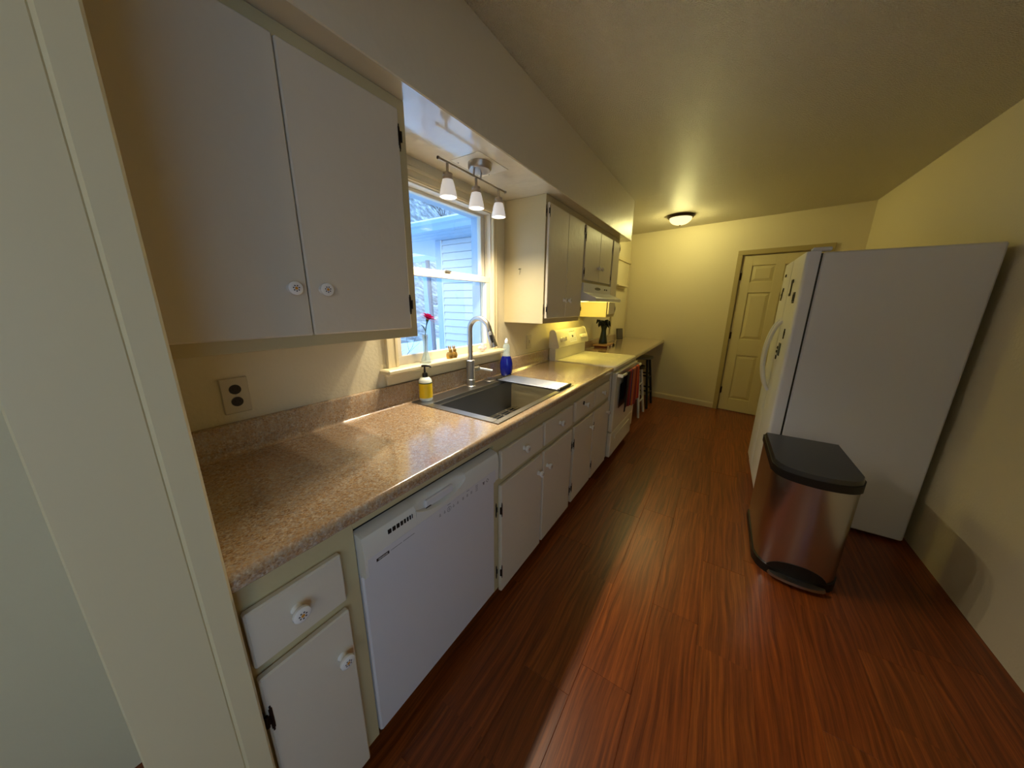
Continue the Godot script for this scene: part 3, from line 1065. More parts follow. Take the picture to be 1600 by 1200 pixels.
func range_hood():
	var t = thing("range_hood", "white under-cabinet range hood above the stove", "range hood", P(0.22, 1.44, 2.99))
	var d0 = 2.612
	var d1 = 3.364
	var st = mb()
	extrude(st, [[0.002, 1.597], [0.345, 1.597], [0.345, 1.522], [0.452, 1.478], [0.456, 1.473], [0.456, 1.447], [0.44, 1.447], [0.44, 1.462], [0.02, 1.462], [0.02, 1.447], [0.002, 1.447]], d0, d1, 0.3)
	obj("canopy", st, M.white, t)
	for d in [d0, d1 - 0.012]:
		st = mb()
		bx(st, 0.02, 0.44, 1.447, 1.464, d, d + 0.012, 0.001)
		obj("side_lip", st, M.white, t)
	st = mb()
	lathe(st, [[0, 0], [0.03, 0], [0.03, 0.002], [0, 0.002]], Transform3D(along(P(0.345, 1.56, 2.97), Vector3(1, 0, 0)).basis * Basis.from_scale(Vector3(2.6, 1, 0.42)), P(0.345, 1.56, 2.97)), 20)
	meta(obj("vent_grille", st, M.grey_print, t), "grey oval vent")
	for d in [3.16, 3.22]:
		st = mb()
		bx(st, 0.344, 0.352, 1.553, 1.567, d, d + 0.02, 0.002)
		obj("switch", st, M.grey_print, t)
	st = mb()
	bx(st, 0.16, 0.24, 1.449, 1.462, 2.93, 3.05, 0.003)
	obj("lamp_lens", st, M.hood_bulb, t)
	var l := OmniLight3D.new()
	l.name = "hood_lamp_light"
	l.light_color = Color(1.0, 0.91, 0.44)
	l.light_energy = 0.21
	l.omni_range = 12.0
	l.omni_attenuation = 2.0
	l.light_size = 0.05
	l.shadow_enabled = true
	t.add_child(l)
	l.position = P(0.20, 1.44, 2.99) - t.position

func fridge():
	var x0 = 1.716
	var t = thing("refrigerator", "white side-by-side refrigerator with magnets on its doors", "refrigerator", P(2.1, 0, 3.11))
	var dn = 2.70
	var ds = 3.152
	var df = 3.53
	var st = mb()
	bx(st, 1.793, 2.46, 0.02, 1.735, dn + 0.004, df - 0.004, 0.008)
	obj("body", st, M.fridge, t)
	st = mb()
	bx(st, 1.782, 1.794, 0.1, 1.73, dn + 0.012, df - 0.012, 0)
	meta(obj("gasket", st, M.black, t), "dark door gasket")
	for s in [[dn, ds - 0.003, ds - 0.05], [ds + 0.003, df, ds + 0.05]]:
		st = mb()
		# door with a rounded front edge
		var r = 0.022
		var out = [[1.782, s[0]], [1.782, s[1]]]
		for i in 5:
			var a = PI / 2 * i / 4.0
			out.append([x0 + r - r * sin(a), s[1] - r + r * cos(a)])
		for i in 5:
			var a = PI / 2 * i / 4.0
			out.append([x0 + r - r * cos(a), s[0] + r - r * sin(a)])
		slab(st, out, 0.095, 1.742, 0.9)
		var dr = obj("door", st, M.fridge, t)
		st = mb()
		var pts = []
		var rad = []
		for i in 17:
			var u = i / 16.0
			pts.append(P(x0 - 0.062 * pow(sin(PI * clamp(u, 0.0, 1.0)), 0.6), 1.315 - 0.53 * u, s[2]))
			rad.append(0.013)
		tube(st, pts, rad, 12)
		obj("handle", st, M.white, dr)
	st = mb()
	bx(st, 1.735, 1.792, 0.012, 0.088, dn + 0.01, df - 0.01, 0.004)
	obj("kick_grille", st, M.white, t)
	for d in [dn + 0.01, df - 0.06]:
		st = mb()
		bx(st, 1.74, 1.83, 1.742, 1.765, d, d + 0.05, 0.006)
		obj("hinge_cover", st, M.fridge, t)
	# magnets: [name, label, pieces (y0, y1, d0, d1), material]
	var blk = mat(rgb(34, 26, 24), 0.5)
	var green = mat(rgb(74, 80, 66), 0.5)
	var list = [
		["small round dark magnet near the top of the fridge", [[1.642, 1.664, 3.36, 3.40]], blk],
		["dark antler shaped magnet on the fridge near the door", [[1.48, 1.55, 3.375, 3.40], [1.53, 1.56, 3.35, 3.38], [1.465, 1.49, 3.39, 3.425], [1.50, 1.52, 3.40, 3.43]], blk],
		["long black hook shaped magnet high on the fridge", [[1.49, 1.60, 2.985, 3.01], [1.575, 1.60, 2.96, 3.02], [1.49, 1.51, 3.005, 3.04]], blk],
		["dark thin rectangular frame magnet on the fridge", [[1.44, 1.45, 2.79, 2.85], [1.50, 1.51, 2.79, 2.85], [1.45, 1.50, 2.79, 2.80], [1.45, 1.50, 2.84, 2.85]], blk],
		["small dark figure magnet beside the top of the fridge handle", [[1.225, 1.255, 2.875, 2.9], [1.2, 1.27, 2.882, 2.892]], blk],
		["greenish grey rectangular magnet beside the fridge handle", [[1.075, 1.165, 2.93, 3.0]], green],
		["cluster of small black magnets left of the green one", [[1.115, 1.135, 3.03, 3.06], [1.085, 1.105, 3.045, 3.07], [1.04, 1.07, 3.02, 3.05]], blk]]
	for l in list:
		st = mb()
		for b in l[1]: bx(st, x0 - 0.006, x0 - 0.0005, b[0], b[1], b[2], b[3], 0.002)
		var o = obj("magnet", st, l[2])
		meta(o, l[0], "magnet", "magnets on the refrigerator")

func trash_can():
	var t = thing("trash_can", "stainless steel step trash can in front of the fridge", "trash can", P(1.853, 0, 2.25))
	var outline = func(e):
		var p = [[1.675 - e, 2.53 + e], [1.675 - e, 2.075]]
		var n = 20
		for i in n + 1:
			var u = float(i) / n * 2.0 - 1.0
			var x = 1.853 + u * (0.178 + e)
			var y = 1.953 - e + 0.055 * u * u + 0.055 * pow(abs(u), 8.0)
			if i == 0 or i == n: y = 2.075
			p.append([x, y])
		p.append([2.031 + e, 2.53 + e])
		return p
	var st = mb()
	slab(st, outline.call(-0.006), 0.045, 0.565, 0.7)
	obj("bin", st, M.can_steel, t)
	st = mb()
	slab(st, outline.call(0.0), 0.0, 0.046, 0.7)
	obj("base_ring", st, M.black, t)
	st = mb()
	slab(st, outline.call(0.001), 0.565, 0.605, 0.7)
	obj("lid_rim", st, M.black, t)
	st = mb()
	slab(st, outline.call(-0.004), 0.605, 0.628, 0.7, 0.965)
	obj("lid", st, M.can_lid, t)
	# arched black housing over the pedal
	st = mb()
	var arch = []
	for i in 15:
		var a = PI * i / 14.0
		arch.append([1.853 - 0.125 * cos(a), 0.03 + 0.085 * sin(a)])
	for i in 14:
		var a = arch[i]
		var b = arch[i + 1]
		var f = func(x): return 1.957 + 0.055 * pow((x - 1.853) / 0.178, 2) + 0.055 * pow(abs((x - 1.853) / 0.178), 8)
		st.set_smooth_group(-1)
		quad(st, P(a[0], 0.005, f.call(a[0]) - 0.004), P(b[0], 0.005, f.call(b[0]) - 0.004), P(b[0], b[1], f.call(b[0]) - 0.001), P(a[0], a[1], f.call(a[0]) - 0.001))
		quad(st, P(a[0], a[1], f.call(a[0]) - 0.001), P(b[0], b[1], f.call(b[0]) - 0.001), P(b[0], b[1], f.call(b[0]) + 0.01), P(a[0], a[1], f.call(a[0]) + 0.01))
	obj("pedal_housing", st, M.black, t)
	st = mb()
	var pd = [[1.735, 1.962]]
	for i in 13:
		var a = PI * i / 12.0
		pd.append([1.853 - 0.118 * cos(a), 1.955 - 0.042 * sin(a)])
	pd.append([1.971, 1.962])
	slab(st, pd, 0.022, 0.036, 0.7, 0.96)
	obj("pedal", st, M.steel, t)

# ------------------------------------------------------------------ sink
func sink():
	var t = thing("kitchen_sink", "square stainless steel drop-in sink under the window", "sink", P(0.32, 0.69, 1.46))
	var x0 = 0.0435
	var x1 = 0.6
	var d0 = 1.043
	var d1 = 1.881
	var bi = [0.15, 0.567, 1.088, 1.838]   # basin mouth
	var y = 0.9145
	var st = mb()
	bx(st, x0, bi[0], y, y + 0.004, d0, d1, 0.0015)
	bx(st, bi[1], x1, y, y + 0.004, d0, d1, 0.0015)
	bx(st, bi[0], bi[1], y, y + 0.004, d0, bi[2], 0.0015)
	bx(st, bi[0], bi[1], y, y + 0.004, bi[3], d1, 0.0015)
	obj("rim", st, M.sink_steel, t)
	# stepped ledge then straight walls
	st = mb()
	var l = 0.012
	bx(st, bi[0] - 0.003, bi[0], 0.898, y + 0.001, bi[2] - 0.003, bi[3] + 0.003, 0)
	bx(st, bi[1], bi[1] + 0.003, 0.898, y + 0.001, bi[2] - 0.003, bi[3] + 0.003, 0)
	bx(st, bi[0], bi[1], 0.898, y + 0.001, bi[2] - 0.003, bi[2], 0)
	bx(st, bi[0], bi[1], 0.898, y + 0.001, bi[3], bi[3] + 0.003, 0)
	bx(st, bi[0], bi[0] + l, 0.895, 0.898, bi[2], bi[3], 0)
	bx(st, bi[1] - l, bi[1], 0.895, 0.898, bi[2], bi[3], 0)
	obj("ledge", st, M.sink_steel, t)
	st = mb()
	var a = [bi[0] + l, bi[1] - l, bi[2] + 0.004, bi[3] - 0.004]
	bx(st, a[0] - 0.002, a[0], 0.69, 0.897, a[2], a[3], 0)
	bx(st, a[1], a[1] + 0.002, 0.69, 0.897, a[2], a[3], 0)
	bx(st, a[0], a[1], 0.69, 0.9, a[2] - 0.004, a[2], 0)
	bx(st, a[0], a[1], 0.69, 0.9, a[3], a[3] + 0.004, 0)
	bx(st, a[0] - 0.002, a[1] + 0.002, 0.686, 0.69, a[2] - 0.004, a[3] + 0.004, 0)
	obj("basin", st, M.basin_steel, t)
	st = mb()
	lathe(st, [[0, 0.0005], [0.03, 0.0005], [0.042, 0.002], [0.045, 0.0005]], up_at(0.36, 0.69, 1.46), 24)
	obj("drain", st, M.steel, t)
	# wire grid standing on the basin floor
	var g = thing("sink_grid", "wire grid lying in the bottom of the sink", "sink grid", P(0.36, 0.69, 1.46))
	st = mb()
	var gx = [a[0] + 0.012, a[1] - 0.012]
	var gd = [a[2] + 0.015, a[3] - 0.015]
	for e in [[P(gx[0], 0.71, gd[0]), P(gx[1], 0.71, gd[0])], [P(gx[1], 0.71, gd[0]), P(gx[1], 0.71, gd[1])], [P(gx[1], 0.71, gd[1]), P(gx[0], 0.71, gd[1])], [P(gx[0], 0.71, gd[1]), P(gx[0], 0.71, gd[0])]]:
		rod(st, e[0], e[1], 0.003, -1, 6)
	obj("rim_wire", st, M.wire, g)
	var k = 0
	var x = gx[0] + 0.026
	while x < gx[1] - 0.01:
		st = mb()
		rod(st, P(x, 0.716, gd[0]), P(x, 0.716, gd[1]), 0.003, -1, 6)
		obj("wire", st, M.wire, g)
		x += 0.028
	for d in [gd[0] + 0.1, 1.3, 1.46, 1.62, gd[1] - 0.1]:
		st = mb()
		rod(st, P(gx[0], 0.711, d), P(gx[1], 0.711, d), 0.003, -1, 6)
		obj("wire", st, M.wire, g)
	for c in [[gx[0], gd[0]], [gx[1], gd[0]], [gx[0], gd[1]], [gx[1], gd[1]]]:
		st = mb()
		rod(st, P(c[0], 0.6902, c[1]), P(c[0], 0.708, c[1]), 0.006, -1, 8)
		obj("foot", st, M.black, g)
	# ribbed drainer over the right end
	var r = thing("drainer_tray", "ribbed steel roll-out drainer across the right end of the sink", "drainer", P(0.35, 0.919, 1.77))
	var tube_d = 1.69
	while tube_d < 1.862:
		st = mb()
		bx(st, 0.135, 0.575, 0.9195, 0.9275, tube_d, tube_d + 0.0155, 0.003)
		obj("bar", st, M.drainer, r)
		tube_d += 0.0172
	for xe in [0.118, 0.575]:
		st = mb()
		bx(st, xe, xe + 0.017, 0.919, 0.9305, 1.688, 1.863, 0.004)
		meta(obj("end_strip", st, M.black, r), "black rubber end strip")
	# faucet
	var f = thing("faucet", "brushed nickel gooseneck pull-down faucet behind the sink", "faucet", P(0.086, 0.919, 1.47))
	var fx = 0.086
	var fd = 1.47
	st = mb()
	lathe(st, [[0, 0], [0.031, 0], [0.031, 0.004], [0.0255, 0.008], [0.0255, 0.04], [0.0275, 0.042], [0.0275, 0.046], [0.0255, 0.048], [0.0255, 0.155], [0.0275, 0.158], [0.0275, 0.163], [0.022, 0.168], [0, 0.168]], up_at(fx, 0.919, fd), 24)
	obj("body", st, M.nickel, f)
	st = mb()
	var pts = [P(fx, 1.08, fd), P(fx, 1.18, fd)]
	var R = 0.073
	for i in 15:
		var an = PI - i * PI * 0.94 / 14.0
		pts.append(P(fx + R + R * cos(an), 1.262 + R * sin(an), fd))
	tube(st, pts, 0.0155, 16)
	obj("spout", st, M.nickel, f)
	var e = pts[-1]
	var dir = (pts[-1] - pts[-2]).normalized()
	st = mb()
	lathe(st, [[0, -0.004], [0.0165, -0.004], [0.0165, 0.012], [0.0155, 0.014], [0.0175, 0.02], [0.0225, 0.098], [0.022, 0.104], [0, 0.104]], along(e, dir + Vector3(0.05, 0, 0)), 20)
	var head = obj("spray_head", st, M.nickel, f)
	st = mb()
	var hb = along(e + dir * 0.058, dir + Vector3(0.05, 0, 0))
	var side = Vector3(0.72, 0, 0.69)
	var sx = side - hb.basis.y * side.dot(hb.basis.y)
	hb.basis = Basis(hb.basis.y.cross(sx.normalized()), hb.basis.y, sx.normalized())
	wbox(st, Vector3(-0.009, -0.027, 0.012), Vector3(0.009, 0.027, 0.0235), 0.005, hb)
	meta(obj("spray_button", st, M.black, head), "black rocker button")
	st = mb()
	rod(st, P(fx, 1.022, fd + 0.02), P(fx, 1.022, fd + 0.062), 0.0165, -1, 18)
	rod(st, P(fx, 1.022, fd + 0.062), P(fx, 1.022, fd + 0.07), 0.0185, -1, 18)
	obj("valve", st, M.nickel, f)
	st = mb()
	tube(st, [P(fx, 1.022, fd + 0.066), P(fx + 0.02, 1.018, fd + 0.09), P(fx + 0.075, 1.006, fd + 0.125)], [0.0075, 0.0075, 0.0085], 10)
	obj("lever", st, M.nickel, f)
	var s = thing("sink_stopper", "small round steel sink stopper beside the faucet", "stopper", P(0.09, 0.919, 1.66))
	st = mb()
	lathe(st, [[0, 0], [0.034, 0], [0.04, 0.004], [0.038, 0.006], [0.014, 0.009], [0, 0.009]], up_at(0.09, 0.9188, 1.655), 24)
	obj("disc", st, M.steel, s)
	st = mb()
	lathe(st, [[0.006, 0], [0.006, 0.006], [0.014, 0.009], [0.014, 0.013], [0, 0.014]], up_at(0.09, 0.9275, 1.655), 16)
	obj("grip", st, M.steel, s)

# ------------------------------------------------------------------ lights
func track_light():
	var t = thing("track_light", "brushed metal track light with three frosted lamp heads over the sink", "light fixture", P(0.225, SOF, 1.39))
	var X = 0.22
	var pl = thing("cover_plate", "painted square ceiling plate behind the track light", "plate", P(0.225, SOF, 1.42))
	var st = mb()
	bx(st, 0.135, 0.312, SOF - 0.0028, SOF - 0.0003, 1.3, 1.54, 0.001)
	obj("sheet", st, M.soffit, pl)
	for c in [[0.15, 1.34], [0.19, 1.535]]:
		st = mb()
		lathe(st, [[0, 0], [0.0035, 0], [0.0025, 0.0015], [0, 0.0018]], along(P(c[0], SOF - 0.0027, c[1]), Vector3.DOWN), 8)
		obj("screw", st, M.iron, pl)
	st = mb()
	lathe(st, [[0, 0], [0.058, 0], [0.058, 0.024], [0.052, 0.032], [0, 0.033]], along(P(0.235, SOF - 0.003, 1.4), Vector3.DOWN), 32)
	obj("canopy", st, M.track, t)
	st = mb()
	rod(st, P(X, 2.026, 1.13), P(X, 2.026, 1.645), 0.0052, -1, 12)
	for d in [1.13, 1.641]: rod(st, P(X, 2.026, d), P(X, 2.026, d + 0.006), 0.0078, -1, 12)
	obj("bar", st, M.track, t)
	for d in [1.37, 1.425]:
		st = mb()
		rod(st, P(X, 2.026, d), P(X + 0.004, SOF - 0.034, d), 0.0045, -1, 10)
		obj("post", st, M.track, t)
	for d in [1.187, 1.388, 1.582]:
		st = mb()
		rod(st, P(X, 1.982, d), P(X, 2.026, d), 0.0062, -1, 12)
		lathe(st, [[0, 0], [0.008, 0], [0.0215, -0.004], [0.0225, -0.014], [0.021, -0.015], [0.0225, -0.017], [0.0225, -0.032], [0, -0.033]], up_at(X, 1.986, d), 20)
		var h = obj("lamp_holder", st, M.track, t)
		st = mb()
		# ribbed frosted glass, open below
		var n = 36
		var prof = [[0.0235, 1.955], [0.029, 1.935], [0.0345, 1.91], [0.0385, 1.886], [0.0355, 1.8855], [0.0315, 1.91], [0.026, 1.935], [0.0205, 1.953]]
		smooth_group(st)
		for k in prof.size() - 1:
			if k == 3 or k == 4: smooth_group(st)
			for i in n:
				var f = func(p, j):
					var r = p[0] * (1.0 + (0.025 if j % 2 == 0 and k < 3 else 0.0))
					return P(X + r * cos(TAU * j / n), p[1], d + r * sin(TAU * j / n))
				quad(st, f.call(prof[k + 1], i), f.call(prof[k + 1], i + 1), f.call(prof[k], i + 1), f.call(prof[k], i))
		obj("lamp_shade", st, M.shade, h)
		st = mb()
		lathe(st, [[0, 0], [0.019, 0], [0.0235, 0.004], [0.018, 0.03], [0, 0.03]], up_at(X, 1.892, d), 20)
		obj("bulb", st, M.bulb, h)
		var l := SpotLight3D.new()
		l.name = "track_lamp_light"
		l.light_color = Color(1.0, 0.935, 0.81)
		l.light_energy = 0.64
		l.spot_angle = 72.0
		l.spot_angle_attenuation = 0.9
		l.spot_range = 14.0
		l.spot_attenuation = 2.0
		l.light_size = 0.018
		l.shadow_enabled = true
		t.add_child(l, true)
		l.position = P(X, 1.884, d) - t.position
		l.rotation.x = -PI / 2

func dome_light():
	var t = thing("ceiling_light", "bronze rimmed frosted glass dome light on the far ceiling", "light fixture", P(0.745, CEIL, 4.66))
	var at = along(P(0.745, CEIL - 0.0005, 4.66), Vector3.DOWN)
	var st = mb()
	lathe(st, [[0, 0], [0.15, 0], [0.15, 0.01], [0.138, 0.028], [0.125, 0.03], [0.124, 0.02], [0, 0.02]], at, 40)
	obj("rim", st, M.bronze, t)
	st = mb()
	var prof = [[0.123, 0.022]]
	for i in 9:
		var a = PI / 2 * i / 8.0
		prof.append([0.123 * cos(a), 0.03 + 0.075 * sin(a)])
	lathe(st, prof, at, 40)
	obj("glass_lamp_bowl", st, M.bowl, t)
	st = mb()
	lathe(st, [[0, 0.1], [0.008, 0.104], [0.006, 0.114], [0, 0.118]], at, 12)
	obj("finial", st, M.bronze, t)
	var l := OmniLight3D.new()
	l.name = "ceiling_lamp_light"
	l.light_color = Color(1.0, 0.95, 0.62)
	l.light_energy = 0.52
	l.omni_range = 14.0
	l.omni_attenuation = 2.0
	l.light_size = 0.1
	l.shadow_enabled = true
	t.add_child(l)
	l.position = P(0.745, CEIL - 0.06, 4.66) - t.position

# ------------------------------------------------------------------ small things
func sill_things():
	var y = 1.107
	# bud vase and carnation
	var c = [0.04, 1.163]
	var v = thing("bud_vase", "slim clear glass bud vase on the window sill", "vase", P(c[0], y, c[1]))
	var st = mb()
	lathe(st, [[0, 0.001], [0.026, 0.001], [0.0275, 0.006], [0.026, 0.018], [0.018, 0.04], [0.0125, 0.06], [0.0125, 0.1], [0.0165, 0.15], [0.015, 0.15], [0.0108, 0.1], [0.0108, 0.06], [0.016, 0.04], [0.024, 0.018], [0.024, 0.006], [0, 0.005]], up_at(c[0], y, c[1]), 24)
	obj("glass", st, M.clear, v)
	var f = thing("carnation", "single magenta flower in the bud vase", "flower", P(c[0], y + 0.01, c[1]))
	st = mb()
	var leafm = mat(rgb(58, 92, 48), 0.6)
	tube(st, [P(c[0], y + 0.012, c[1] - 0.004), P(c[0], y + 0.09, c[1] + 0.001), P(c[0], y + 0.15, c[1] + 0.003), P(c[0], y + 0.224, c[1] + 0.02)], 0.0022, 6)
	obj("stem", st, leafm, f)
	for s in [[0.165, -0.03, 0.04], [0.175, 0.032, 0.055]]:
		st = mb()
		tube(st, [P(c[0], y + s[0], c[1] + 0.006), P(c[0], y + s[0] + s[2] * 0.6, c[1] + 0.006 + s[1] * 0.4), P(c[0], y + s[0] + s[2], c[1] + 0.006 + s[1])], [0.0015, 0.003, 0.0005], 5)
		obj("leaf", st, leafm, f)
	var mag = mat(rgb(178, 14, 104), 0.6)
	mag.backlight_enabled = true
	mag.backlight = Color(0.4, 0.05, 0.2)
	var hc = P(c[0], y + 0.228, c[1] + 0.022)
	var axis = Vector3(0.25, 1, -0.35).normalized()
	var ab = along(hc, axis).basis
	for i in 64:
		st = mb()
		st.set_smooth_group(-1)
		var ring = i % 4
		var a = TAU * i * 0.618
		var out = ab * Vector3(cos(a), 0, sin(a))
		var tilt = [0.12, 0.35, 0.65, 1.2][ring]
		var dirv = (out * cos(tilt) + axis * sin(tilt)).normalized()
		var sidev = dirv.cross(axis).normalized()
		var ln = [0.058, 0.052, 0.042, 0.03][ring]
		var b0 = hc + axis * 0.002 * ring
		var m1 = b0 + dirv * ln * 0.55
		var tip = b0 + dirv * ln - axis * 0.004
		quad(st, b0 - sidev * 0.002, b0 + sidev * 0.002, m1 + sidev * 0.0072, m1 - sidev * 0.0072)
		quad(st, m1 - sidev * 0.0072, m1 + sidev * 0.0072, tip + sidev * 0.0055, tip - sidev * 0.0055)
		obj("petal", st, mag, f)
	st = mb()
	lathe(st, [[0, -0.014], [0.006, -0.008], [0.008, 0.002], [0.005, 0.006], [0, 0.006]], along(hc, axis), 10)
	obj("calyx", st, leafm, f)
	# gold bunny figurine
	var gold = mat(rgb(168, 132, 62), 0.35, 0.6)
	var b = thing("bunny_figurine", "small gold rabbit pair figurine on the window sill", "figurine", P(0.042, y, 1.358))
	for s in [-1, 1]:
		st = mb()
		var d = 1.358 + s * 0.017
		lathe(st, [[0, 0.0005], [0.018, 0.0005], [0.0215, 0.012], [0.02, 0.026], [0.013, 0.037], [0, 0.039]], up_at(0.042, y, d), 16)
		lathe(st, [[0, -0.011], [0.008, -0.008], [0.011, 0], [0.009, 0.008], [0, 0.012]], up_at(0.048, y + 0.044, d), 14)
		obj("rabbit_body", st, gold, b)
		for e in [-1, 1]:
			st = mb()
			lathe(st, [[0, 0], [0.0035, 0.004], [0.004, 0.014], [0, 0.026]], along(P(0.044, y + 0.051, d + e * 0.005), Vector3(-0.15, 1, -0.12 * e)), 8)
			obj("ear", st, gold, b)
	# clear pink crystal ornament
	var pink = mat(Color(0.95, 0.86, 0.86, 0.5), 0.15)
	pink.transparency = BaseMaterial3D.TRANSPARENCY_ALPHA
	var k = thing("crystal_ornament", "pale pink glass ornament on the sill behind the faucet", "ornament", P(0.03, y, 1.66))
	st = mb()
	for s in [[0.0, 0.0, 0.022], [-0.024, 0.006, 0.017], [0.024, 0.004, 0.017], [0.004, 0.022, 0.014]]:
		lathe(st, [[0, -s[2]], [s[2] * 0.7, -s[2] * 0.7], [s[2], 0], [s[2] * 0.7, s[2] * 0.7], [0, s[2]]], up_at(0.03, y + 0.0225 + s[1], 1.66 + s[0]), 7)
	obj("petals", st, pink, k)

func counter_things():
	# hand soap pump
	var c = [0.085, 1.108]
	var y = 0.9186
	var t = thing("soap_dispenser", "white pump soap bottle with yellow label at the sink corner", "soap bottle", P(c[0], y, c[1]))
	var st = mb()
	lathe(st, [[0, 0], [0.029, 0], [0.0335, 0.006], [0.034, 0.02], [0.034, 0.095], [0.0325, 0.11], [0.024, 0.122], [0.0125, 0.127], [0, 0.127]], up_at(c[0], y, c[1]), 28)
	obj("bottle", st, mat(rgb(226, 232, 222), 0.35), t)
	var lab = mat(rgb(232, 196, 12), 0.45)
	st = mb()
	lathe(st, [[0.0343, 0.018], [0.0346, 0.018], [0.0346, 0.094], [0.0343, 0.094]], up_at(c[0], y, c[1]), 28)
	meta(obj("label_wrap", st, lab, t), "yellow paper wrap")
	st = mb()
	lathe(st, [[0.0343, 0.094], [0.0348, 0.094], [0.0348, 0.099], [0.0343, 0.099]], up_at(c[0], y, c[1]), 28)
	obj("label_band", st, mat(rgb(46, 74, 40), 0.5), t)
	st = mb()
	lathe(st, [[0.0125, 0.126], [0.0145, 0.126], [0.0145, 0.142], [0.011, 0.149], [0.005, 0.151], [0.0045, 0.18], [0, 0.18]], up_at(c[0], y, c[1]), 18)
	tube(st, [P(c[0] - 0.012, y + 0.183, c[1] - 0.008), P(c[0], y + 0.185, c[1]), P(c[0] + 0.018, y + 0.184, c[1] + 0.014), P(c[0] + 0.026, y + 0.177, c[1] + 0.021)], [0.006, 0.007, 0.0055, 0.004], 8)
	obj("pump", st, M.black, t)
	# blue dish soap
	c = [0.088, 1.86]
	y = 0.9186
	var b = thing("dish_soap_bottle", "clear bottle half full of dark blue dish soap", "soap bottle", P(c[0], y, c[1]))
	st = mb()
	var body = [[0.0245, 0.14], [0.021, 0.155], [0.019, 0.18], [0.021, 0.2], [0.016, 0.222], [0.01, 0.23], [0.01, 0.236], [0, 0.236]]
	var turned = Transform3D(Basis(Vector3.UP, 0.5), P(c[0], y, c[1]))
	lathe(st, body, turned, 24, 1.24, 0.8)
	obj("bottle", st, M.clear, b)
	st = mb()
	lathe(st, [[0, 0.0], [0.026, 0.0], [0.031, 0.008], [0.0365, 0.05], [0.0365, 0.09], [0.029, 0.128], [0.0245, 0.14], [0, 0.14]], turned, 24, 1.24, 0.8)
	meta(obj("soap", st, mat(rgb(14, 24, 120), 0.12), b), "dark blue liquid")
	st = mb()
	lathe(st, [[0, 0.234], [0.0125, 0.234], [0.0125, 0.252], [0.008, 0.256], [0.0075, 0.266], [0, 0.267]], up_at(c[0], y, c[1]), 18)
	obj("cap", st, mat(rgb(232, 234, 238), 0.4), b)
	# stand, vase and dark leaves on the far counter
	y = 0.9145
	var wood = mat(rgb(176, 132, 84), 0.5)
	var red = mat(rgb(92, 26, 22), 0.35)
	var s = thing("vase_stand", "small tan board on a dark red base under the flower vase", "stand", P(0.14, y, 3.95))
	st = mb()
	bx(st, 0.06, 0.22, y, y + 0.022, 3.83, 4.09, 0.004)
	obj("base", st, red, s)
	st = mb()
	bx(st, 0.05, 0.215, y + 0.0222, y + 0.038, 3.81, 4.11, 0.004)
	obj("board", st, wood, s)
	for d in [3.88, 4.02]:
		st = mb()
		lathe(st, [[0, 0], [0.014, 0], [0.012, 0.004], [0, 0.005]], along(P(0.2195, y + 0.011, d), Vector3(1, 0, 0)), 14)
		meta(obj("button", st, M.porcelain, s), "pale round button")
	var sc = thing("kitchen_tongs", "dark folded metal tool beside the vase stand", "utensil", P(0.15, y, 4.2))
	for e in [-1, 1]:
		st = mb()
		tube(st, [P(0.1, y + 0.02, 4.24 + e * 0.012), P(0.16, y + 0.022, 4.2 + e * 0.008), P(0.21, y + 0.016, 4.15)], [0.006, 0.007, 0.012], 8)
		lathe(st, [[0.0, 0], [0.011, 0], [0.011, 0.014], [0, 0.014]], up_at(0.21, y + 0.0005, 4.15 + e * 0.012), 10)
		obj("arm", st, M.iron, sc)
	var vy = y + 0.0382
	var vc = [0.13, 3.95]
	var v = thing("flower_vase", "tall dark flared glass vase on the far counter", "vase", P(vc[0], vy, vc[1]))
	var dg = mat(Color(0.10, 0.16, 0.12, 0.72), 0.05)
	dg.transparency = BaseMaterial3D.TRANSPARENCY_ALPHA
	st = mb()
	lathe(st, [[0, 0.0005], [0.05, 0.0005], [0.053, 0.01], [0.048, 0.05], [0.036, 0.11], [0.029, 0.16], [0.033, 0.19], [0.05, 0.23], [0.047, 0.23], [0.03, 0.19], [0.026, 0.16], [0.033, 0.11], [0.045, 0.05], [0.049, 0.012], [0, 0.01]], up_at(vc[0], vy, vc[1]), 28)
	obj("glass", st, dg, v)
	var bq = thing("leaf_bunch", "bunch of dark drooping leaves standing in the tall vase", "plant", P(vc[0], vy + 0.02, vc[1]))
	var dl = mat(rgb(30, 34, 24), 0.6)
	for i in 15:
		st = mb()
		var a = TAU * i / 15.0
		var k = 0.25 + 0.75 * fposmod(i * 0.37, 1.0)
		tube(st, [P(vc[0] + 0.006 * cos(a), vy + 0.02, vc[1] + 0.006 * sin(a)), P(vc[0] + 0.012 * cos(a), vy + 0.15, vc[1] + 0.012 * sin(a)), P(vc[0] + 0.05 * k * cos(a), vy + 0.26, vc[1] + 0.05 * k * sin(a))], 0.0028, 6)
		obj("stem", st, dl, bq)
		st = mb()
		var o = P(vc[0] + 0.05 * k * cos(a), vy + 0.215 + 0.05 * fposmod(i * 0.61, 1.0), vc[1] + 0.05 * k * sin(a))
		tube(st, [o, o + Vector3(cos(a) * 0.01, 0.02, -sin(a) * 0.01), o + Vector3(cos(a) * 0.03, 0.025, -sin(a) * 0.03), o + Vector3(cos(a) * 0.045, -0.015, -sin(a) * 0.045)], [0.006, 0.017, 0.018, 0.005], 7)
		obj("leaf", st, dl, bq)
	# dark frame standing by the end wall
	var fr = thing("photo_frame", "small grey photo frame standing at the far end of the counter", "frame", P(0.08, y, 4.95))
	st = mb()
	var fb = Transform3D(Basis(Vector3.UP, 0.95) * Basis(Vector3.RIGHT, -0.16), P(0.075, y + 0.003, 4.95))
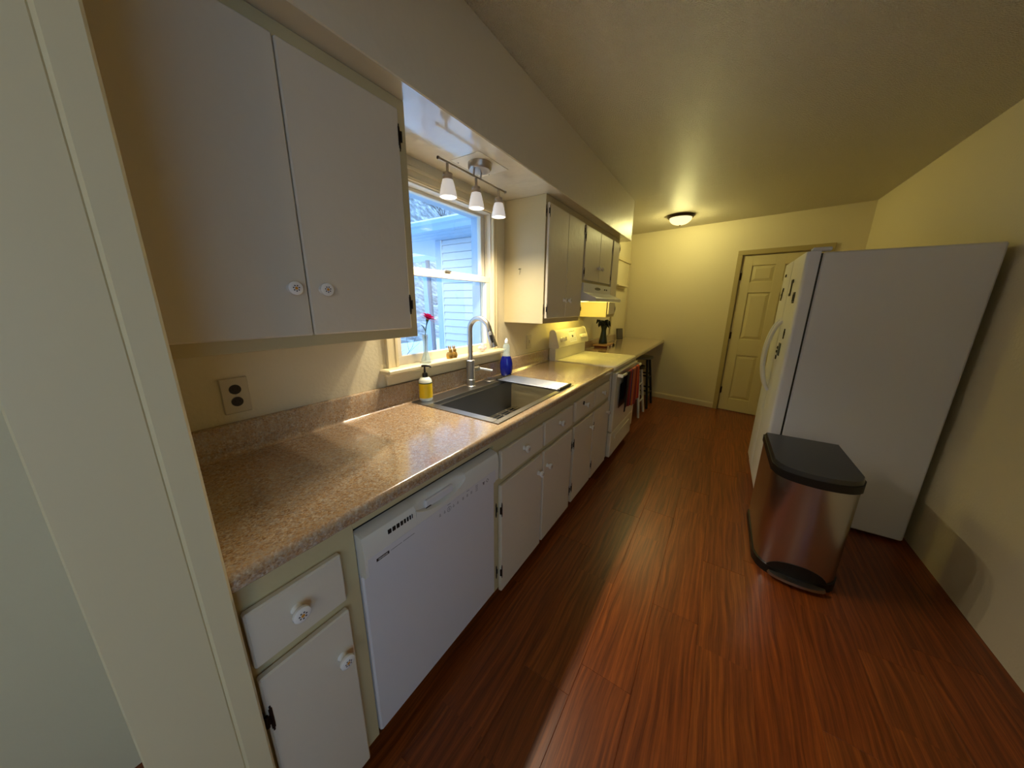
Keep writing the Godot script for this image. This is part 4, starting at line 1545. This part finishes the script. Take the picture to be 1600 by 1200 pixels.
	wbox(st, Vector3(-0.055, 0, -0.008), Vector3(0.055, 0.165, 0.008), 0.003, fb)
	obj("moulding", st, mat(rgb(30, 26, 25), 0.4), fr)
	st = mb()
	wbox(st, Vector3(-0.046, 0.01, 0.006), Vector3(0.046, 0.155, 0.009), 0.001, fb)
	obj("picture", st, mat(rgb(96, 90, 84), 0.25), fr)

func stool(label, material, seat_material, cx, cd, hx, hd, seat_y):
	var t = thing("bar_stool", label, "stool", P(cx, 0, cd), "stools under the far counter")
	var st = mb()
	lathe(st, [[0, 0], [0.145, 0], [0.155, 0.006], [0.158, 0.018], [0.15, 0.03], [0, 0.032]], up_at(cx, seat_y - 0.032, cd), 28)
	obj("seat", st, seat_material, t)
	var leg = func(sx, sd, y):
		var k = 1.0 - y / (seat_y - 0.03)
		return P(cx + sx * (hx * (0.55 + 0.45 * k)), y, cd + sd * (hd * (0.55 + 0.45 * k)))
	for sx in [-1, 1]:
		for sd in [-1, 1]:
			st = mb()
			tube(st, [leg.call(sx, sd, 0.001), leg.call(sx, sd, seat_y * 0.5), leg.call(sx, sd, seat_y - 0.031)], [0.015, 0.018, 0.016], 10)
			obj("leg", st, material, t)
	for h in [[0.2, 0.25], [0.42, 0.46]]:
		for e in [[[-1, -1], [-1, 1], 0], [[1, -1], [1, 1], 0], [[-1, -1], [1, -1], 1], [[-1, 1], [1, 1], 1]]:
			st = mb()
			rod(st, leg.call(e[0][0], e[0][1], h[e[2]]), leg.call(e[1][0], e[1][1], h[e[2]]), 0.0105, -1, 8)
			obj("rung", st, material, t)

func stools():
	stool("white wooden stool with round rungs under the far counter", M.white, M.black, 0.44, 4.32, 0.16, 0.155, 0.66)
	stool("black stool with grey seat rim behind the white stool", M.black, mat(rgb(120, 120, 116), 0.4), 0.45, 4.80, 0.165, 0.165, 0.72)

func fittings():
	# duplex outlet on the near wall
	var t = thing("wall_outlet", "cream wall outlet with brown sockets left of the window", "outlet", P(0, 1.05, 0.356), "wall plates")
	var st = mb()
	bx(st, 0.0005, 0.007, 1.048, 1.17, 0.318, 0.394, 0.003)
	obj("plate", st, M.plate, t)
	for y in [1.088, 1.13]:
		st = mb()
		lathe(st, [[0, 0], [0.0165, 0], [0.016, 0.003], [0, 0.003]], along(P(0.0068, y, 0.356), Vector3(1, 0, 0)), 18)
		var so = obj("socket", st, M.brown_socket, t)
		st = mb()
		for s in [-0.006, 0.006]: bx(st, 0.0095, 0.0101, y - 0.002, y + 0.006, 0.356 + s - 0.001, 0.356 + s + 0.001, 0)
		lathe(st, [[0, 0], [0.0025, 0], [0, 0.0004]], along(P(0.0097, y - 0.008, 0.356), Vector3(1, 0, 0)), 8)
		obj("slot", st, M.dark_slot, so)
	st = mb()
	lathe(st, [[0, 0], [0.003, 0], [0.0025, 0.001], [0, 0.0012]], along(P(0.0069, 1.109, 0.356), Vector3(1, 0, 0)), 8)
	obj("screw", st, M.nickel, t)
	t = thing("wall_switch", "cream switch plate below the cabinet right of the window", "switch", P(0, 1.06, 2.33), "wall plates")
	st = mb()
	bx(st, 0.0005, 0.006, 1.056, 1.17, 2.285, 2.362, 0.003)
	obj("plate", st, M.plate, t)
	st = mb()
	bx(st, 0.0055, 0.0085, 1.08, 1.146, 2.306, 2.34, 0.002)
	var ro = obj("rocker", st, M.plate, t)
	st = mb()
	bx(st, 0.0082, 0.0092, 1.1, 1.128, 2.32, 2.326, 0.0005)
	obj("toggle", st, M.print, ro)
	# small hook on the cabinet's side
	t = thing("cup_hook", "small dark nail hook on the lit cabinet side", "hook", P(0.134, 1.62, 1.955))
	st = mb()
	tube(st, [P(0.122, 1.651, 1.9575), P(0.134, 1.652, 1.945), P(0.15, 1.65, 1.94)], 0.0022, 6)
	tube(st, [P(0.138, 1.649, 1.945), P(0.136, 1.632, 1.949), P(0.131, 1.615, 1.9535)], 0.0011, 5)
	obj("wire", st, M.iron, t)
	# open shelf and rail in the far corner
	t = thing("corner_shelf", "small cream wooden shelf on the wall in the far left corner", "shelf", P(0.0, 1.69, 5.0), "shelving in the far corner")
	st = mb()
	bx(st, 0.001, 0.07, 1.688, 1.704, 4.66, 5.22, 0.002)
	obj("board", st, M.trim, t)
	st = mb()
	bx(st, 0.001, 0.014, 1.66, 1.688, 4.66, 5.22, 0.001)
	obj("cleat", st, M.trim, t)
	t = thing("shelf_rail", "cream rail along the wall above the far corner shelf", "rail", P(0.0, 2.04, 5.0), "shelving in the far corner")
	st = mb()
	bx(st, 0.001, 0.02, 2.045, 2.09, 3.655, 5.465, 0.002)
	obj("board", st, M.trim, t)
	st = mb()
	bx(st, 0.0005, 0.02, 1.0185, 2.04, 4.6, 4.645, 0.002)
	structure("trim_4", st, M.frame, null, "vertical tan strip on the wall behind the vase")
	st = mb()
	bx(st, 0.0005, 0.012, 0.92, 2.04, 5.44, 5.462, 0.002)
	structure("trim_5", st, M.trim, null, "thin corner strip in the far left corner")

# ------------------------------------------------------------------ outdoors
func outdoors():
	var gy = -0.9
	# snow-covered yard rising to a wooded slope
	var n := FastNoiseLite.new()
	n.seed = 5
	n.frequency = 0.08
	var h = func(x, d):
		var far = max(0.0, -x - 9.0)
		return gy + 0.5 * n.get_noise_2d(x, d) * clamp(far * 0.15, 0.1, 1.0) + far * far * 0.034 / (1.0 + far * 0.012) + max(0.0, d - 30.0) * 0.1
	var st = mb()
	st.set_smooth_group(5)
	var st_far = mb()
	st_far.set_smooth_group(5)
	var xs = []
	for i in 49: xs.append(-0.14 - 70.0 * pow(i / 48.0, 1.5))
	var ds = []
	for i in 49: ds.append(-20.0 + 90.0 * i / 48.0)
	for i in 48:
		for j in 48:
			quad(st if xs[i] > -11.5 else st_far, P(xs[i], h.call(xs[i], ds[j]), ds[j]), P(xs[i], h.call(xs[i], ds[j + 1]), ds[j + 1]), P(xs[i + 1], h.call(xs[i + 1], ds[j + 1]), ds[j + 1]), P(xs[i + 1], h.call(xs[i + 1], ds[j]), ds[j]))
	structure("ground", st, M.snow, null, "snow covered yard")
	structure("ground_slope", st_far, M.brush, null, "brushy wooded slope with patches of snow")
	st = mb()
	bx(st, 2.7, 40, gy - 0.1, gy, -30, 12, 0)
	structure("ground_rear", st, M.snow, null, "snow covered yard beyond the added window")
	# the wing of the house beyond the window
	var w = thing("house_wing", "pale vinyl sided house wing with gutter seen through the window", "building", P(-1.4, gy, 4.3))
	var dw = 4.0
	var xl = -2.62
	var yt = 2.41
	st = mb()
	bx(st, xl, -0.14, gy - 0.1, yt, dw + 0.02, dw + 2.6, 0)
	obj("wall_core", st, M.outdoor_trim, w)
	var y = gy + 0.1
	while y < yt - 0.02:
		st = mb()
		st.set_smooth_group(-1)
		var y1 = min(y + 0.116, yt)
		var a = [P(xl + 0.0, y, dw - 0.02), P(-0.14, y, dw - 0.02), P(-0.14, y1 - 0.009, dw + 0.004), P(xl, y1 - 0.009, dw + 0.004)]
		quad(st, a[0], a[1], a[2], a[3])
		quad(st, P(xl, y, dw + 0.019), P(-0.14, y, dw + 0.019), a[1], a[0])
		quad(st, a[3], a[2], P(-0.14, y1 - 0.006, dw + 0.019), P(xl, y1 - 0.006, dw + 0.019))
		obj("siding_board", st, M.siding, w)
		y += 0.116
	st = mb()
	bx(st, xl - 0.14, xl - 0.025, gy, yt, dw - 0.02, dw + 0.2, 0.006)
	obj("corner_board", st, M.outdoor_trim, w)
	st = mb()
	bx(st, xl - 0.024, xl + 0.004, gy, yt, dw - 0.018, dw + 0.03, 0.003)
	obj("edge_channel", st, M.white, w)
	st = mb()
	bx(st, -4.1, -0.14, yt, yt + 0.02, dw - 0.5, dw + 2.8, 0)
	for k in 3: bx(st, -4.1, -0.14, yt - 0.004, yt, dw - 0.46 + k * 0.16, dw - 0.44 + k * 0.16, 0)
	obj("eave_soffit", st, M.outdoor_trim, w)
	st = mb()
	extrude_x(st, [[dw - 0.5, yt - 0.005], [dw - 0.56, yt + 0.0], [dw - 0.585, yt + 0.05], [dw - 0.615, yt + 0.075], [dw - 0.62, yt + 0.115], [dw - 0.6, yt + 0.115], [dw - 0.5, yt + 0.1]], -4.1, -0.14)
	obj("gutter", st, M.outdoor_trim, w)
	st = mb()
	extrude_x(st, [[dw - 0.56, yt + 0.085], [dw - 0.6, yt + 0.13], [dw - 0.54, yt + 0.165], [dw + 1.1, yt + 0.62], [dw + 2.8, yt + 0.15], [dw + 2.8, yt + 0.02], [dw - 0.5, yt + 0.02]], -4.1, -0.14)
	obj("snowy_roof", st, M.snow, w)
	# leaning downspout
	var dsp = thing("downspout", "dark leaning downspout beside the pale house wing", "downspout", P(-2.84, gy, 3.9))
	st = mb()
	tube(st, [P(-2.83, gy, 3.97), P(-2.87, 0.8, 3.96), P(-2.92, 2.12, 3.95)], 0.036, 8)
	obj("pipe", st, M.spout, dsp)
	st = mb()
	for yy in [0.3, 1.4]: bx(st, -2.9, -2.76, yy, yy + 0.03, 3.95, 3.98, 0.003)
	obj("strap", st, M.spout, dsp)
	# far porch
	var p = thing("far_porch", "distant snowy porch roof with a white post left of the wing", "building", P(-6.6, gy, 7.2))
	st = mb()
	extrude_x(st, [[6.8, 2.74], [6.8, 2.88], [6.86, 2.9], [8.3, 3.25], [8.3, 3.0], [6.95, 2.74]], -12.0, -5.2)
	obj("roof", st, M.snow, p)
	st = mb()
	bx(st, -12.0, -5.2, 2.6, 2.76, 6.76, 6.9, 0.01)
	obj("fascia", st, M.outdoor_trim, p)
	for x in [-6.25, -9.4]:
		st = mb()
		bx(st, x, x + 0.17, gy - 0.2, 2.6, 6.82, 6.99, 0.01)
		obj("post", st, M.outdoor_trim, p)
	# bare shrub close to the window
	rng.seed = 42
	var sh = thing("bare_shrub", "leafless branching shrub just outside the window", "shrub", P(-2.6, gy, 2.6))
	for i in 10: branch(sh, P(-2.6 + rng.randf_range(-0.15, 0.15), gy, 2.6 + rng.randf_range(-0.15, 0.15)), Vector3(rng.randf_range(-0.25, 0.25), 1.0, rng.randf_range(-0.25, 0.25)), 0.68 + rng.randf() * 0.2, 0.014, 3)
	# trees on the slope
	var protos = []
	for i in 3:
		rng.seed = 90 + i
		var st2 = mb()
		grow(st2, Vector3(0, -0.4, 0), Vector3(rng.randf_range(-0.06, 0.06), 1, rng.randf_range(-0.06, 0.06)), 3.0, 0.16, 5)
		st2.generate_normals()
		var mesh = st2.commit()
		mesh.surface_set_material(0, M.bark)
		protos.append(mesh)
	rng.seed = 77
	var spots = []
	for i in 900:
		var x = -14.0 - 36.0 * rng.randf()
		var d = -x * rng.randf_range(-0.25, 1.4)
		var clear = d < 64.0 and x < -14.0
		for q in spots:
			if Vector2(x, d).distance_to(q) < 6.2: clear = false
		if not clear or spots.size() >= 70: continue
		spots.append(Vector2(x, d))
		var t = put("bare_tree", protos[spots.size() % 3])
		t.position = P(x, h.call(x, d), d)
		t.rotation.y = rng.randf() * TAU
		var sc = rng.randf_range(0.8, 1.35)
		t.scale = Vector3(sc, sc, sc)
		meta(t, "bare grey winter tree on the snowy slope outside", "tree", "bare trees on the slope")

func extrude_x(st, poly, x0, x1):
	# outline of [d, y] drawn out along x
	var pp = PackedVector2Array()
	for q in poly: pp.append(Vector2(q[0], q[1]))
	if Geometry2D.is_polygon_clockwise(pp): pp.reverse()
	st.set_smooth_group(-1)
	var n = pp.size()
	for i in n:
		var a = pp[i]
		var b = pp[(i + 1) % n]
		quad(st, P(x1, a.y, a.x), P(x1, b.y, b.x), P(x0, b.y, b.x), P(x0, a.y, a.x))
	var idx = Geometry2D.triangulate_polygon(pp)
	for k in range(0, idx.size(), 3):
		var t = [pp[idx[k]], pp[idx[k + 1]], pp[idx[k + 2]]]
		if (t[1] - t[0]).cross(t[2] - t[0]) < 0: t.reverse()
		tri(st, P(x0, t[0].y, t[0].x), P(x0, t[1].y, t[1].x), P(x0, t[2].y, t[2].x))
		tri(st, P(x1, t[0].y, t[0].x), P(x1, t[2].y, t[2].x), P(x1, t[1].y, t[1].x))

func branch(parent, at, dir, length, r, depth):
	var st = mb()
	grow(st, at, dir.normalized(), length, r, depth)
	obj("branch", st, M.bark, parent)

func grow(st, at: Vector3, dir: Vector3, length, r, depth):
	var bend = Vector3(rng.randf_range(-1, 1), rng.randf_range(-0.2, 0.6), rng.randf_range(-1, 1)) * 0.18
	var mid = at + dir * length * 0.5
	var d2 = (dir + bend).normalized()
	var end = mid + d2 * length * 0.5
	tube(st, [at, mid, end], [r, r * 0.8, r * 0.6], 5, false)
	if depth <= 0: return
	for i in (2 if depth > 3 else 3):
		var nd = (d2 + Vector3(rng.randf_range(-1, 1), rng.randf_range(-0.25, 0.5), rng.randf_range(-1, 1)) * 0.75).normalized()
		grow(st, mid.lerp(end, 0.35 + 0.65 * (i / 2.0 if depth <= 3 else 1.0 * i)), nd, length * rng.randf_range(0.55, 0.8), r * 0.58, depth - 1)
